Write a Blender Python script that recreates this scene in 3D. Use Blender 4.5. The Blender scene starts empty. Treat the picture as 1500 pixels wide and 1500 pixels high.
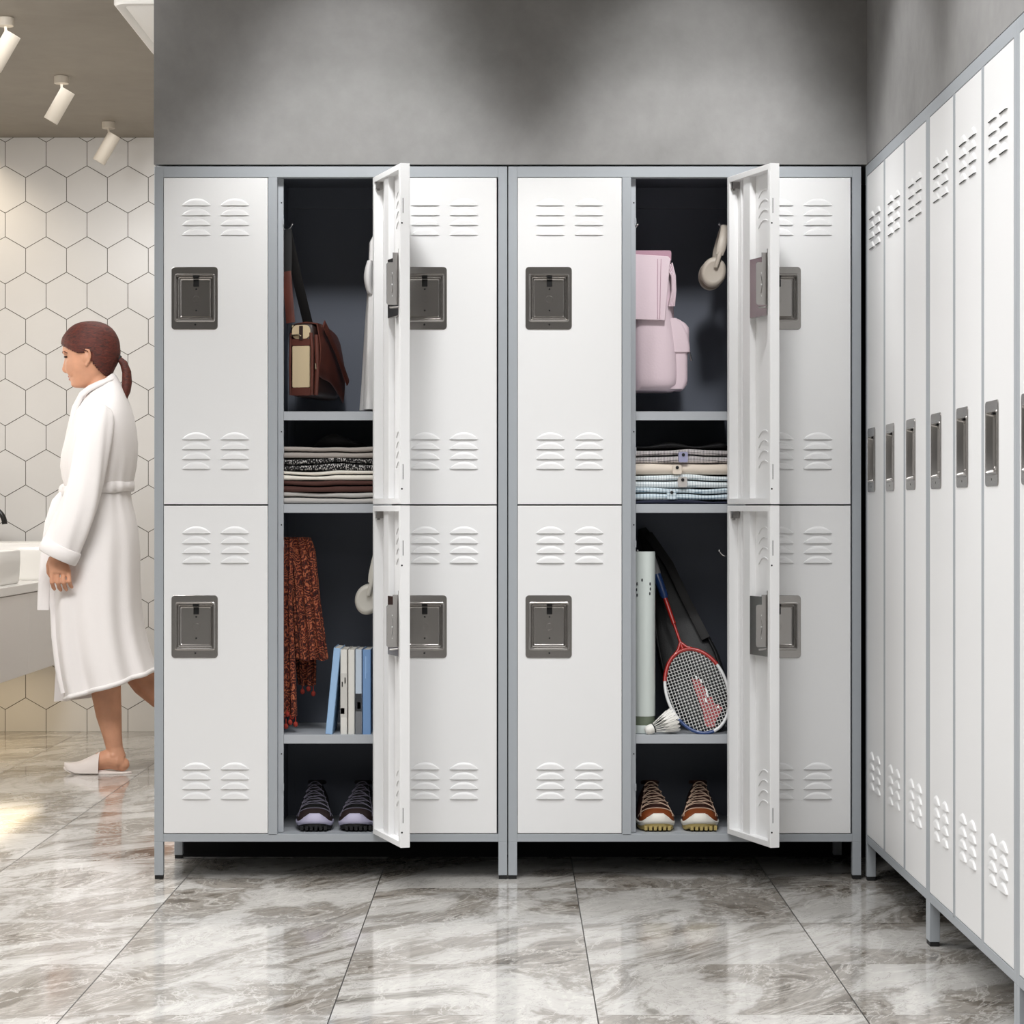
import bpy, math, random
from mathutils import Vector, Matrix
C = bpy.context.scene.collection
PI = math.pi
R = math.radians
# ---- survey of the place: camera 6 m in front of the locker fronts, eye 0.9426 m up ----
CAMD, EYE, F = 6.0, 0.9426, 3450.0
def wx(px, Y=0.0): return (px - 752) * (CAMD + Y) / F
def wz(py, Y=0.0): return EYE + (746 - py) * (CAMD + Y) / F

# ------------------------------------------------------------------ materials
def s2l(c):
    c = c / 255.0
    return c / 12.92 if c <= 0.04045 else ((c + 0.055) / 1.055) ** 2.4
def rgb(r, g, b): return (s2l(r), s2l(g), s2l(b), 1)
MATS = {}
def new_mat(name):
    m = bpy.data.materials.new(name); m.use_nodes = True
    nt = m.node_tree; b = nt.nodes['Principled BSDF']
    MATS[name] = m
    return m, nt, b
def N(nt, t, **kw):
    n = nt.nodes.new(t)
    for k, v in kw.items():
        if k in n.inputs: n.inputs[k].default_value = v
        else: setattr(n, k, v)
    return n
def L(nt, a, b): nt.links.new(a, b)
def ramp(nt, fac, stops, interp='LINEAR'):
    r = nt.nodes.new('ShaderNodeValToRGB'); L(nt, fac, r.inputs[0])
    e = r.color_ramp.elements; r.color_ramp.interpolation = interp
    while len(e) < len(stops): e.new(0.5)
    for i, (p, c) in enumerate(stops):
        e[i].position = p; e[i].color = c if len(c) == 4 else (*c, 1)
    return r.outputs[0]
def math_(nt, op, a, b=None, c=None):
    n = nt.nodes.new('ShaderNodeMath'); n.operation = op
    for i, v in enumerate((a, b, c)):
        if v is None: continue
        if isinstance(v, (int, float)): n.inputs[i].default_value = v
        else: L(nt, v, n.inputs[i])
    return n.outputs[0]
def mixc(nt, fac, a, b):
    n = nt.nodes.new('ShaderNodeMix'); n.data_type = 'RGBA'
    for i, v in ((0, fac), (6, a), (7, b)):
        if isinstance(v, (int, float, tuple)): n.inputs[i].default_value = v
        else: L(nt, v, n.inputs[i])
    return n.outputs[2]
def noise(nt, vec, scale, detail=4, rough=0.5, dist=0.0):
    n = nt.nodes.new('ShaderNodeTexNoise')
    n.inputs['Scale'].default_value = scale; n.inputs['Detail'].default_value = detail
    n.inputs['Roughness'].default_value = rough; n.inputs['Distortion'].default_value = dist
    if vec is not None: L(nt, vec, n.inputs['Vector'])
    return n.outputs['Fac']
def bump(nt, b, h, strength, dist=0.002):
    n = nt.nodes.new('ShaderNodeBump'); n.inputs['Strength'].default_value = strength
    n.inputs['Distance'].default_value = dist; L(nt, h, n.inputs['Height']); L(nt, n.outputs[0], b.inputs['Normal'])
def objco(nt, scale=None):
    t = nt.nodes.new('ShaderNodeTexCoord'); o = t.outputs['Object']
    if scale:
        m = nt.nodes.new('ShaderNodeMapping'); m.inputs['Scale'].default_value = scale
        L(nt, o, m.inputs[0]); o = m.outputs[0]
    return o
def simple(name, col, rough=0.5, metal=0.0, nscale=0, nstr=0.0, var=0.0, vscale=20, sheen=0, coat=0):
    m, nt, b = new_mat(name)
    b.inputs['Base Color'].default_value = col
    b.inputs['Roughness'].default_value = rough; b.inputs['Metallic'].default_value = metal
    if sheen: b.inputs['Sheen Weight'].default_value = sheen
    if coat: b.inputs['Coat Weight'].default_value = coat
    co = objco(nt)
    if var:
        f = noise(nt, co, vscale, 5)
        d = tuple(c * (1 - var) for c in col[:3]) + (1,); u = tuple(min(1, c * (1 + var)) for c in col[:3]) + (1,)
        L(nt, ramp(nt, f, [(0.3, d), (0.7, u)]), b.inputs['Base Color'])
    if nscale: bump(nt, b, noise(nt, co, nscale, 4), nstr)
    return m

simple('door_white', rgb(236, 236, 236), 0.42, nscale=900, nstr=0.03)
simple('frame_grey', rgb(166, 171, 176), 0.45, nscale=900, nstr=0.05)
simple('shelf_grey', rgb(178, 182, 187), 0.45)
simple('interior_charcoal', rgb(98, 103, 114), 0.6)
simple('gap_black', rgb(10, 10, 11), 0.8)
simple('rubber_black', rgb(16, 16, 17), 0.6)
simple('chrome', rgb(225, 225, 225), 0.12, 1.0)
simple('alcove_shade', rgb(20, 20, 21), 0.9)  # near black colour deepens the shadow under and behind the lockers
simple('ceramic_white', rgb(240, 238, 234), 0.15)
simple('fixture_white', rgb(205, 196, 182), 0.5)
simple('tap_black', rgb(14, 13, 13), 0.25, coat=0.3)
simple('vanity_laminate', rgb(238, 234, 231), 0.4)
simple('ac_white', rgb(236, 234, 230), 0.4)
m, nt, b = new_mat('brushed_steel')
b.inputs['Metallic'].default_value = 1.0
b.inputs['Base Color'].default_value = rgb(172, 169, 166)
b.inputs['Roughness'].default_value = 0.27

# concrete (grey bulkhead) and concrete (warm ceiling)
def concrete(name, c0, c1, c2, sc=2.0, rough=0.75):
    m, nt, b = new_mat(name); co = objco(nt)
    f1 = noise(nt, co, sc, 8, 0.62, 0.4); f2 = noise(nt, co, sc * 9, 6, 0.6)
    f = math_(nt, 'ADD', math_(nt, 'MULTIPLY', f1, 0.75), math_(nt, 'MULTIPLY', f2, 0.25))
    L(nt, ramp(nt, f, [(0.30, c0), (0.5, c1), (0.70, c2)]), b.inputs['Base Color'])
    b.inputs['Roughness'].default_value = rough
    bump(nt, b, noise(nt, co, sc * 14, 8, 0.6), 0.25, 0.003)
concrete('concrete_grey', rgb(128, 127, 126), rgb(145, 144, 143), rgb(160, 159, 158))
concrete('concrete_warm', rgb(128, 120, 109), rgb(139, 131, 119), rgb(148, 140, 128), 1.4, 0.6)
simple('plaster', rgb(214, 210, 204), 0.8)

# marble floor tiles
m, nt, b = new_mat('marble_tile'); co = objco(nt)
sx = nt.nodes.new('ShaderNodeSeparateXYZ'); L(nt, co, sx.inputs[0])
TX, TY = 0.4965, 0.4905
u = math_(nt, 'DIVIDE', math_(nt, 'SUBTRACT', sx.outputs[0], 0.156), TX)
v = math_(nt, 'DIVIDE', math_(nt, 'SUBTRACT', sx.outputs[1], -0.629), TY)
iu = math_(nt, 'FLOOR', u); iv = math_(nt, 'FLOOR', v)
fu = math_(nt, 'PINGPONG', u, 0.5); fv = math_(nt, 'PINGPONG', v, 0.5)
gx = math_(nt, 'LESS_THAN', fu, 0.0025); gy = math_(nt, 'LESS_THAN', fv, 0.0022)
cx = nt.nodes.new('ShaderNodeCombineXYZ')
L(nt, math_(nt, 'ADD', math_(nt, 'MULTIPLY', sx.outputs[0], 1.15), math_(nt, 'MULTIPLY', math_(nt, 'SINE', math_(nt, 'MULTIPLY', iu, 91.7)), 3.0)), cx.inputs[0])
L(nt, math_(nt, 'ADD', math_(nt, 'SUBTRACT', math_(nt, 'MULTIPLY', sx.outputs[1], 0.95), math_(nt, 'MULTIPLY', sx.outputs[0], 0.75)), math_(nt, 'MULTIPLY', math_(nt, 'SINE', math_(nt, 'MULTIPLY', iv, 57.3)), 3.0)), cx.inputs[1])
L(nt, math_(nt, 'ADD', iu, math_(nt, 'MULTIPLY', iv, 0.37)), cx.inputs[2])
cv = cx.outputs[0]
f1 = noise(nt, cv, 1.5, 10, 0.66, 1.5)
base = ramp(nt, f1, [(0.30, rgb(70, 62, 53)), (0.38, rgb(112, 104, 94)), (0.43, rgb(160, 154, 146)), (0.47, rgb(140, 134, 126)), (0.53, rgb(190, 187, 182)), (0.62, rgb(200, 197, 192)), (0.68, rgb(150, 146, 139)), (0.76, rgb(98, 92, 84))])
f2 = noise(nt, cv, 3.4, 8, 0.64, 2.2)
vein = ramp(nt, math_(nt, 'ABSOLUTE', math_(nt, 'SUBTRACT', f2, 0.5)), [(0.0, (1, 1, 1)), (0.006, (0.5,)*3), (0.025, (0, 0, 0))])
f3 = noise(nt, cv, 5.0, 9, 0.7, 2.4)
dv = ramp(nt, math_(nt, 'ABSOLUTE', math_(nt, 'SUBTRACT', f3, 0.52)), [(0.0, (1, 1, 1)), (0.008, (0, 0, 0))])
c1 = mixc(nt, math_(nt, 'MULTIPLY', dv, 0.65), base, rgb(74, 70, 64))
c2 = mixc(nt, math_(nt, 'MULTIPLY', vein, 0.75), c1, rgb(216, 213, 207))
c3 = mixc(nt, math_(nt, 'MULTIPLY', gy, 0.45), c2, rgb(70, 67, 62))
c4 = mixc(nt, gx, c3, rgb(34, 31, 28))
L(nt, c4, b.inputs['Base Color'])
gr = math_(nt, 'MAXIMUM', gx, gy)
L(nt, math_(nt, 'ADD', math_(nt, 'MULTIPLY', gr, 0.4), math_(nt, 'ADD', 0.05, math_(nt, 'MULTIPLY', f1, 0.08))), b.inputs['Roughness'])
b.inputs['Specular IOR Level'].default_value = 0.5

m, nt, b = new_mat('hex_tile'); co = objco(nt)
L(nt, ramp(nt, noise(nt, co, 1.3, 3), [(0.3, rgb(216, 214, 211)), (0.7, rgb(224, 222, 220))]), b.inputs['Base Color'])
b.inputs['Roughness'].default_value = 0.22
simple('grout', rgb(70, 62, 52), 0.9)

# cloth and goods
simple('skin', rgb(206, 152, 122), 0.5, var=0.12, vscale=14)
MATS['skin'].node_tree.nodes['Principled BSDF'].inputs['Subsurface Weight'].default_value = 0.08
MATS['skin'].node_tree.nodes['Principled BSDF'].inputs['Subsurface Radius'].default_value = (0.02, 0.008, 0.004)
m, nt, b = new_mat('hair'); co = objco(nt, (3, 3, 12)); f = noise(nt, co, 14, 8, 0.7, 1.2)
L(nt, ramp(nt, f, [(0.35, rgb(38, 14, 10)), (0.65, rgb(104, 40, 26))]), b.inputs['Base Color'])
b.inputs['Roughness'].default_value = 0.62
bump(nt, b, noise(nt, objco(nt, (4, 4, 30)), 22, 5), 0.5, 0.003)
simple('robe', rgb(236, 232, 231), 0.9, nscale=500, nstr=0.3, sheen=0.3)
simple('slipper', rgb(232, 222, 216), 0.85, nscale=600, nstr=0.25)
simple('lip', rgb(168, 84, 76), 0.45)
simple('eye_dark', rgb(30, 18, 14), 0.2)
simple('brow', rgb(62, 30, 20), 0.8)
simple('leather_brown', rgb(92, 48, 38), 0.42, nscale=300, nstr=0.25, var=0.25, vscale=18)
simple('leather_dark', rgb(44, 26, 22), 0.45, nscale=300, nstr=0.25)
simple('canvas_beige', rgb(216, 196, 160), 0.8, nscale=900, nstr=0.35)
simple('strap_black', rgb(18, 16, 16), 0.7)
simple('brass', rgb(220, 205, 175), 0.25, 1.0)
simple('cotton_white', rgb(236, 234, 232), 0.9, nscale=700, nstr=0.2)
simple('cloth_taupe', rgb(166, 158, 152), 0.9, nscale=600, nstr=0.3)
simple('cloth_cream', rgb(236, 230, 220), 0.9, nscale=600, nstr=0.3)
simple('cloth_brown', rgb(78, 48, 42), 0.9, nscale=600, nstr=0.3)
simple('cloth_grey', rgb(190, 186, 182), 0.9, nscale=600, nstr=0.3)
simple('cloth_black', rgb(26, 26, 28), 0.9, nscale=600, nstr=0.3)
simple('cloth_navy', rgb(34, 38, 58), 0.9, nscale=600, nstr=0.3)
simple('cloth_beige', rgb(226, 214, 200), 0.9, nscale=600, nstr=0.3)
simple('cloth_lilac', rgb(160, 160, 190), 0.9)
simple('pink_nylon', rgb(226, 206, 214), 0.55, nscale=200, nstr=0.2)
simple('pink_deep', rgb(182, 142, 158), 0.6, nscale=200, nstr=0.2)
simple('headset_body', rgb(186, 176, 164), 0.45)
simple('headset_pad', rgb(140, 128, 116), 0.8)
simple('headset_light', rgb(206, 202, 192), 0.45)
simple('headset_light_pad', rgb(158, 154, 142), 0.8)
simple('book_lightblue', rgb(158, 192, 228), 0.5)
simple('book_blue', rgb(120, 156, 202), 0.5)
simple('book_white', rgb(226, 224, 218), 0.5)
simple('book_pale', rgb(196, 208, 222), 0.5)
simple('paper', rgb(218, 214, 204), 0.9)
simple('print_grey', rgb(120, 122, 126), 0.6)
simple('print_dark', rgb(48, 50, 54), 0.6)
simple('print_pale', rgb(205, 203, 197), 0.6)
simple('tube_white', rgb(214, 222, 218), 0.25, coat=0.3)
simple('tube_green', rgb(112, 122, 104), 0.25)
simple('feather', rgb(240, 238, 232), 0.8)
simple('cork_white', rgb(238, 236, 230), 0.5)
simple('bag_black', rgb(13, 13, 14), 0.55, nscale=500, nstr=0.3)
simple('racket_red', rgb(168, 34, 28), 0.3, coat=0.5)
simple('racket_blue', rgb(38, 66, 120), 0.3, coat=0.5)
simple('racket_white', rgb(226, 226, 226), 0.3, coat=0.5)
simple('string_white', rgb(232, 232, 230), 0.5)
simple('emblem_red', rgb(150, 34, 40), 0.5)
simple('grip_grey', rgb(150, 150, 152), 0.7)
simple('shoe_black', rgb(15, 14, 16), 0.7, nscale=500, nstr=0.4)
simple('shoe_maroon', rgb(32, 14, 13), 0.7, nscale=500, nstr=0.4)
simple('shoe_brown', rgb(56, 27, 18), 0.6, nscale=400, nstr=0.4)
simple('shoe_tan', rgb(120, 60, 26), 0.4, nscale=400, nstr=0.2)
simple('sole_lilac', rgb(188, 184, 208), 0.5)
simple('sole_white', rgb(226, 222, 212), 0.5)
simple('gum', rgb(176, 156, 96), 0.6)
simple('lace_grey', rgb(108, 104, 118), 0.8)
simple('lace_tan', rgb(206, 178, 156), 0.8)

def fine_grid(name, bg, fg, sc, w, dims=(1, 1)):
    m, nt, b = new_mat(name); co = objco(nt)
    s = nt.nodes.new('ShaderNodeSeparateXYZ'); L(nt, co, s.inputs[0])
    a = math_(nt, 'LESS_THAN', math_(nt, 'PINGPONG', math_(nt, 'MULTIPLY', s.outputs[0], sc), 0.5), w)
    d = math_(nt, 'ADD', math_(nt, 'MULTIPLY', s.outputs[2], sc), math_(nt, 'MULTIPLY', s.outputs[1], sc))
    c = math_(nt, 'LESS_THAN', math_(nt, 'PINGPONG', d, 0.5), w)
    f = math_(nt, 'MULTIPLY', math_(nt, 'ADD', a, c), 0.5)
    L(nt, mixc(nt, f, bg, fg), b.inputs['Base Color']); b.inputs['Roughness'].default_value = 0.9
fine_grid('gingham_dark', rgb(228, 222, 222), rgb(70, 64, 68), 260, 0.25)
fine_grid('check_blue', rgb(214, 226, 232), rgb(92, 124, 146), 120, 0.13)
fine_grid('check_pale', rgb(232, 238, 240), rgb(140, 160, 172), 150, 0.12)
m, nt, b = new_mat('knit_pattern'); co = objco(nt, (380, 60, 170))
vo = nt.nodes.new('ShaderNodeTexVoronoi'); vo.inputs['Scale'].default_value = 1.0; L(nt, co, vo.inputs['Vector'])
L(nt, ramp(nt, vo.outputs['Distance'], [(0.34, rgb(205, 202, 200)), (0.42, rgb(22, 21, 22))]), b.inputs['Base Color']); b.inputs['Roughness'].default_value = 0.95
m, nt, b = new_mat('paisley'); co = objco(nt)
d1 = noise(nt, co, 26, 3, 0.5, 3.5)
wv = nt.nodes.new('ShaderNodeTexWave'); wv.wave_type = 'RINGS'; wv.inputs['Scale'].default_value = 22; wv.inputs['Distortion'].default_value = 26; wv.inputs['Detail'].default_value = 3; wv.inputs['Detail Scale'].default_value = 1.4
L(nt, co, wv.inputs['Vector'])
k = ramp(nt, wv.outputs['Fac'], [(0.0, rgb(40, 12, 9)), (0.55, rgb(92, 26, 16)), (0.8, rgb(118, 40, 24)), (0.95, rgb(178, 104, 70))])
k2 = ramp(nt, math_(nt, 'ABSOLUTE', math_(nt, 'SUBTRACT', d1, 0.5)), [(0.0, (1, 1, 1)), (0.03, (0, 0, 0))])
L(nt, mixc(nt, math_(nt, 'MULTIPLY', k2, 0.45), k, rgb(170, 96, 62)), b.inputs['Base Color']); b.inputs['Roughness'].default_value = 0.9
simple('tassel_red', rgb(156, 50, 36), 0.8, nscale=300, nstr=0.5)

# ------------------------------------------------------------------ mesh helper
class MB:
    def __init__(s): s.v = []; s.f = []; s.mi = []
    def add(s, vs, fs, m=0):
        o = len(s.v); s.v += [tuple(p) for p in vs]
        for f in fs: s.f.append(tuple(i + o for i in f)); s.mi.append(m)
        return s
    def box(s, x0, x1, y0, y1, z0, z1, m=0):
        if x0 > x1: x0, x1 = x1, x0
        if y0 > y1: y0, y1 = y1, y0
        if z0 > z1: z0, z1 = z1, z0
        return s.add([(x0,y0,z0),(x1,y0,z0),(x1,y1,z0),(x0,y1,z0),(x0,y0,z1),(x1,y0,z1),(x1,y1,z1),(x0,y1,z1)],
                     [(0,3,2,1),(4,5,6,7),(0,1,5,4),(1,2,6,5),(2,3,7,6),(3,0,4,7)], m)
    def loft(s, rings, cap0=True, cap1=True, m=0, wrap=False, closed=True):
        n = len(rings[0]); vs = [p for r in rings for p in r]; fs = []
        k = len(rings)
        for i in range(k if wrap else k - 1):
            j = (i + 1) % k
            for a in range(n if closed else n - 1):
                b_ = (a + 1) % n
                fs.append((i*n+a, i*n+b_, j*n+b_, j*n+a))
        if cap0 and not wrap: fs.append(tuple(range(n - 1, -1, -1)))
        if cap1 and not wrap: fs.append(tuple((k-1)*n + a for a in range(n)))
        return s.add(vs, fs, m)
    def tube(s, pts, r, n=10, m=0, flat=None, up=None, caps=True):
        pts = [Vector(p) for p in pts]; rings = []
        rs = r if isinstance(r, (list, tuple)) else [r] * len(pts)
        prev = None
        for i, p in enumerate(pts):
            t = (pts[min(i+1, len(pts)-1)] - pts[max(i-1, 0)]).normalized()
            if prev is None:
                a = Vector(up) if up else (Vector((0,0,1)) if abs(t.z) < 0.9 else Vector((1,0,0)))
                nrm = (a - t * a.dot(t)).normalized()
            else: nrm = (prev - t * prev.dot(t)).normalized()
            prev = nrm; bn = t.cross(nrm)
            fl = 1.0 if flat is None else (flat[i] if isinstance(flat, (list, tuple)) else flat)
            rings.append([p + (nrm * math.cos(2*PI*k/n) * fl + bn * math.sin(2*PI*k/n)) * rs[i] for k in range(n)])
        return s.loft(rings, caps, caps, m)
    def ell(s, c, rx, ry, rz, m=0, nu=16, nv=10, rot=None):
        rings = []
        for j in range(1, nv):
            ph = PI * j / nv - PI/2
            rings.append([Vector((rx*math.cos(ph)*math.cos(2*PI*i/nu), ry*math.cos(ph)*math.sin(2*PI*i/nu), rz*math.sin(ph))) for i in range(nu)])
        c = Vector(c)
        if rot: rings = [[rot @ p for p in r] for r in rings]
        return s.loft([[p + c for p in r] for r in rings], True, True, m)
    def cyl(s, p0, p1, r0, r1=None, n=20, m=0): return s.tube([p0, p1], [r0, r1 if r1 is not None else r0], n, m)
    def xf(s, M):
        s.v = [tuple(M @ Vector(p)) for p in s.v]; return s
    def build(s, name, mats, parent=None, smooth=35, bevel=0, seg=2, sub=0, loc=None, rot=None):
        me = bpy.data.meshes.new(name); me.from_pydata(s.v, [], s.f)
        if isinstance(mats, str): mats = [mats]
        for mm in mats: me.materials.append(MATS[mm])
        for p, i in zip(me.polygons, s.mi): p.material_index = i
        me.update()
        import bmesh
        bm = bmesh.new(); bm.from_mesh(me); bmesh.ops.recalc_face_normals(bm, faces=bm.faces); bm.to_mesh(me); bm.free()
        if smooth:
            me.polygons.foreach_set('use_smooth', [True] * len(me.polygons))
            if not sub: me.set_sharp_from_angle(angle=R(smooth))
        o = bpy.data.objects.new(name, me); C.objects.link(o)
        if parent: o.parent = parent
        if loc: o.location = loc
        if rot: o.rotation_euler = rot
        if bevel:
            b = o.modifiers.new('bevel', 'BEVEL'); b.width = bevel; b.segments = seg; b.limit_method = 'ANGLE'; b.angle_limit = R(40)
        if sub:
            b = o.modifiers.new('sub', 'SUBSURF'); b.levels = sub; b.render_levels = sub
        return o
def empty(name, loc=(0,0,0), rz=0):
    o = bpy.data.objects.new(name, None); C.objects.link(o); o.location = loc; o.rotation_euler = (0, 0, rz)
    o.empty_display_size = 0.05
    return o
def tag(o, label=None, cat=None, group=None, kind=None):
    if label: o['label'] = label
    if cat: o['category'] = cat
    if group: o['group'] = group
    if kind: o['kind'] = kind
    return o
def children(o): return [c for c in C.objects if c.parent == o]
def copy_tree(o, parent=None):
    c = o.copy(); C.objects.link(c)
    if parent: c.parent = parent
    for ch in children(o): copy_tree(ch, c)
    return c
def rrect(x0, x1, z0, z1, r, y, n=5):
    pts = []
    for cx_, cz_, a0 in ((x1-r, z1-r, 0), (x0+r, z1-r, 90), (x0+r, z0+r, 180), (x1-r, z0+r, 270)):
        for k in range(n):
            a = R(a0 + 90*k/(n-1)); pts.append((cx_ + r*math.cos(a), y, cz_ + r*math.sin(a)))
    return pts
def lerp(tab, x):
    if x <= tab[0][0]: return tab[0][1:]
    for a, b_ in zip(tab, tab[1:]):
        if x <= b_[0]:
            t = (x - a[0]) / (b_[0] - a[0]); return tuple(p + (q - p) * t for p, q in zip(a[1:], b_[1:]))
    return tab[-1][1:]
def sm(tab, x):
    t = lerp(tab, x); return t[0] if len(t) == 1 else t

# ------------------------------------------------------------------ setting
CEIL = 2.518; SOF = 1.8217
def struct(o): o['kind'] = 'structure'; return o
struct(MB().box(-2.6, 1.6, -8.2, 4.2, -0.05, 0).build('floor', 'marble_tile', smooth=0))
struct(MB().box(-2.6, 1.6, -8.2, 4.2, CEIL, CEIL + 0.1).build('ceiling', 'concrete_warm', smooth=0))
struct(MB().box(-2.52, -2.42, -8, 0.5, 0, CEIL).build('wall_left', 'concrete_grey', smooth=0))
struct(MB().box(-2.52, -2.42, 0.5, 3.98, 0, CEIL).build('wall_vanity', 'plaster', smooth=0))
struct(MB().box(-2.42, 0.9, -8.1, -8.0, 0, CEIL).build('wall_rear', 'concrete_grey', smooth=0))
struct(MB().box(-0.9165, 1.40, 0.004, 0.5, SOF, CEIL).build('wall_middle', 'concrete_grey', smooth=0))
struct(MB().box(-0.900, 1.40, 0.386, 0.5, 0, SOF).build('wall_alcove', 'alcove_shade', smooth=0))
w = MB().box(0.901, 1.40, -8, 0.004, SOF, CEIL)
w.box(0.901, 1.40, -8, -2.70, 0, SOF)
struct(w.build('wall_right', 'concrete_grey', smooth=0))
struct(MB().box(1.285, 1.40, -2.70, 0.386, 0, SOF).build('wall_recess', 'alcove_shade', smooth=0))
struct(MB().box(0.30, 0.40, 0.5, 3.98, 0, CEIL).build('wall_bathroom', 'plaster', smooth=0))
# hex-tiled back wall
bw = MB().box(-2.42, 0.30, 3.984, 4.1, 0, CEIL, 0)
s_ = (CAMD + 3.98) / F; side = 34.6 * s_; hw_ = 29.95 * s_; gap = 0.0013
def clip(poly, ax, lim, keep_lt):
    out = []
    for i in range(len(poly)):
        a, b_ = poly[i], poly[(i+1) % len(poly)]
        ia = (a[ax] < lim) == keep_lt; ib = (b_[ax] < lim) == keep_lt
        if ia: out.append(a)
        if ia != ib:
            t = (lim - a[ax]) / (b_[ax] - a[ax]); out.append(tuple(p + (q - p) * t for p, q in zip(a, b_)))
    return out
for r_ in range(-2, 18):
    zc = wz(225.5 + 51.95 * r_, 3.98)
    for c_ in range(-6, 20):
        xc = wx((37.6 if r_ % 2 == 0 else 7.6) + 59.9 * c_, 3.98)
        k_ = 1 - gap / hw_
        poly = [(xc + hw_*k_*dx, zc + side*k_*dz) for dx, dz in ((1, .5), (0, 1), (-1, .5), (-1, -.5), (0, -1), (1, -.5))]
        for ax, lim, lt in ((1, CEIL - 0.0005, True), (1, 0.0005, False), (0, 0.2995, True), (0, -2.4195, False)):
            poly = clip(poly, ax, lim, lt)
            if len(poly) < 3: break
        if len(poly) < 3: continue
        n = len(poly)
        vs = [(p[0], 3.980, p[1]) for p in poly] + [(p[0], 3.984, p[1]) for p in poly]
        bw.add(vs, [tuple(range(n))] + [(i, (i+1) % n, n + (i+1) % n, n + i) for i in range(n)], 1)
struct(bw.build('wall_back', ['grout', 'hex_tile'], smooth=0))

# ------------------------------------------------------------------ lockers
S = (CAMD) / F
def ZZ(py): return EYE + (746 - py) * S
def XX(px): return (px - 226) * S          # along one cabinet from its left edge
W = 517 * S; DEP = 0.376
DW = 152.4 * S
_vent = {}
def louver(m, cx, z0, w=0.0745, h=0.0180, d=0.0040, nu=16, nv=8):
    vs = []; fs = []
    for i in range(nu + 1):
        u = -1 + 2 * i / nu; a = h * max(0.0, 1 - abs(u) ** 2.3); p = d * max(0.0, 1 - u ** 6) ** 0.5
        for j in range(nv + 1):
            v = j / nv
            vs.append((cx + u * w/2, -p * (0.86*math.sin(min(1, v*3.2) * PI/2) + 0.14*v) if v > 0 else 0.0, z0 + a * (1 - v)))
    n = nv + 1
    for i in range(nu):
        for j in range(nv): fs.append((i*n+j, (i+1)*n+j, (i+1)*n+j+1, i*n+j+1))
    m.add(vs, fs, 0)
    vs = []
    for i in range(nu + 1):
        u = -1 + 2 * i / nu; p = d * max(0.0, 1 - u ** 6) ** 0.5
        vs += [(cx + u*w/2, -p, z0), (cx + u*w/2, -p + min(0.0008, p), z0), (cx + u*w/2, 0, z0 + 0.0004)]
    fs = []; fd = []
    for i in range(nu):
        fs.append((3*i, 3*i+1, 3*i+4, 3*i+3)); fd.append((3*i+1, 3*i+2, 3*i+5, 3*i+4))
    m.add(vs, fs, 0); m.add(vs, fd, 1)
def vent(name, top_z, parent, inside=False):
    key = (round(top_z, 4), inside)
    if key in _vent:
        o = _vent[key].copy(); C.objects.link(o); o.parent = parent; return o
    m = MB()
    for cx in (-0.1817, -0.0835):
        for k in range(4):
            z0 = top_z - k * 0.0251
            louver(m, cx, z0)
            if inside:
                pts = []
                for i in range(13):
                    u = -1 + 2*i/12; pts.append((cx + u*0.0355, 0.0025, z0 + 0.0175 * (1 - abs(u)**2.3)))
                m.tube(pts, 0.0016, 6)
    o = m.build(name, ['door_white', 'gap_black'], parent, 50)
    _vent[key] = o
    return o
_plate = {}
def lock_plate(zt, parent):
    zt = round(zt, 5)
    if zt in _plate:
        o = _plate[zt].copy(); C.objects.link(o); o.parent = parent; return o
    x0, x1, z0, z1 = -0.2452, -0.1270, zt - 0.160, zt
    cx0, cx1, cz0, cz1 = -0.2335, -0.1372, zt - 0.1365, zt - 0.0205
    m = MB()
    def rr(i, y, r): return rrect(cx0 + i, cx1 - i, cz0 + i, cz1 - i, r, y)
    m.loft([rrect(x0, x1, z0, z1, 0.009, 0.0), rrect(x0, x1, z0, z1, 0.009, -0.0012), rrect(x0+.0008, x1-.0008, z0+.0008, z1-.0008, 0.0085, -0.002),
            rr(-0.0035, -0.002, 0.006), rr(-0.0015, -0.0034, 0.005), rr(0.001, -0.0030, 0.004), rr(0.0025, 0.001, 0.004),
            rr(0.0045, 0.0095, 0.004), rr(0.0065, 0.0115, 0.003), rr(0.0095, 0.0100, 0.003), rr(0.0115, 0.0115, 0.003), rr(0.012, 0.012, 0.003)], False, True, 0)
    xm = (cx0 + cx1) / 2 + 0.0015
    m.box(xm - 0.007, xm + 0.007, 0.0105, 0.0125, zt - 0.049, zt - 0.0225, 1)
    m.box(xm - 0.007, xm + 0.007, -0.001, 0.0125, zt - 0.0265, zt - 0.0228, 1)
    for dz, rr_ in ((0.0555, 0.0022), (0.110, 0.0022)):
        m.cyl((xm, 0.0112, zt - dz), (xm, 0.0125, zt - dz), rr_, n=12, m=1)
    m.cyl((xm - 0.0005, -0.0022, zt - 0.1472), (xm - 0.0005, 0.001, zt - 0.1472), 0.0024, n=12, m=1)
    ring = [(xm + 0.0085*math.cos(2*PI*k/20), 0.0117, zt - 0.081 + 0.0085*math.sin(2*PI*k/20)) for k in range(21)]
    m.tube(ring, 0.0006, 6, 0)
    o = m.build('lock_plate', ['brushed_steel', 'gap_black'], parent, 30)
    _plate[zt] = o
    return o
_door = {}
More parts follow.
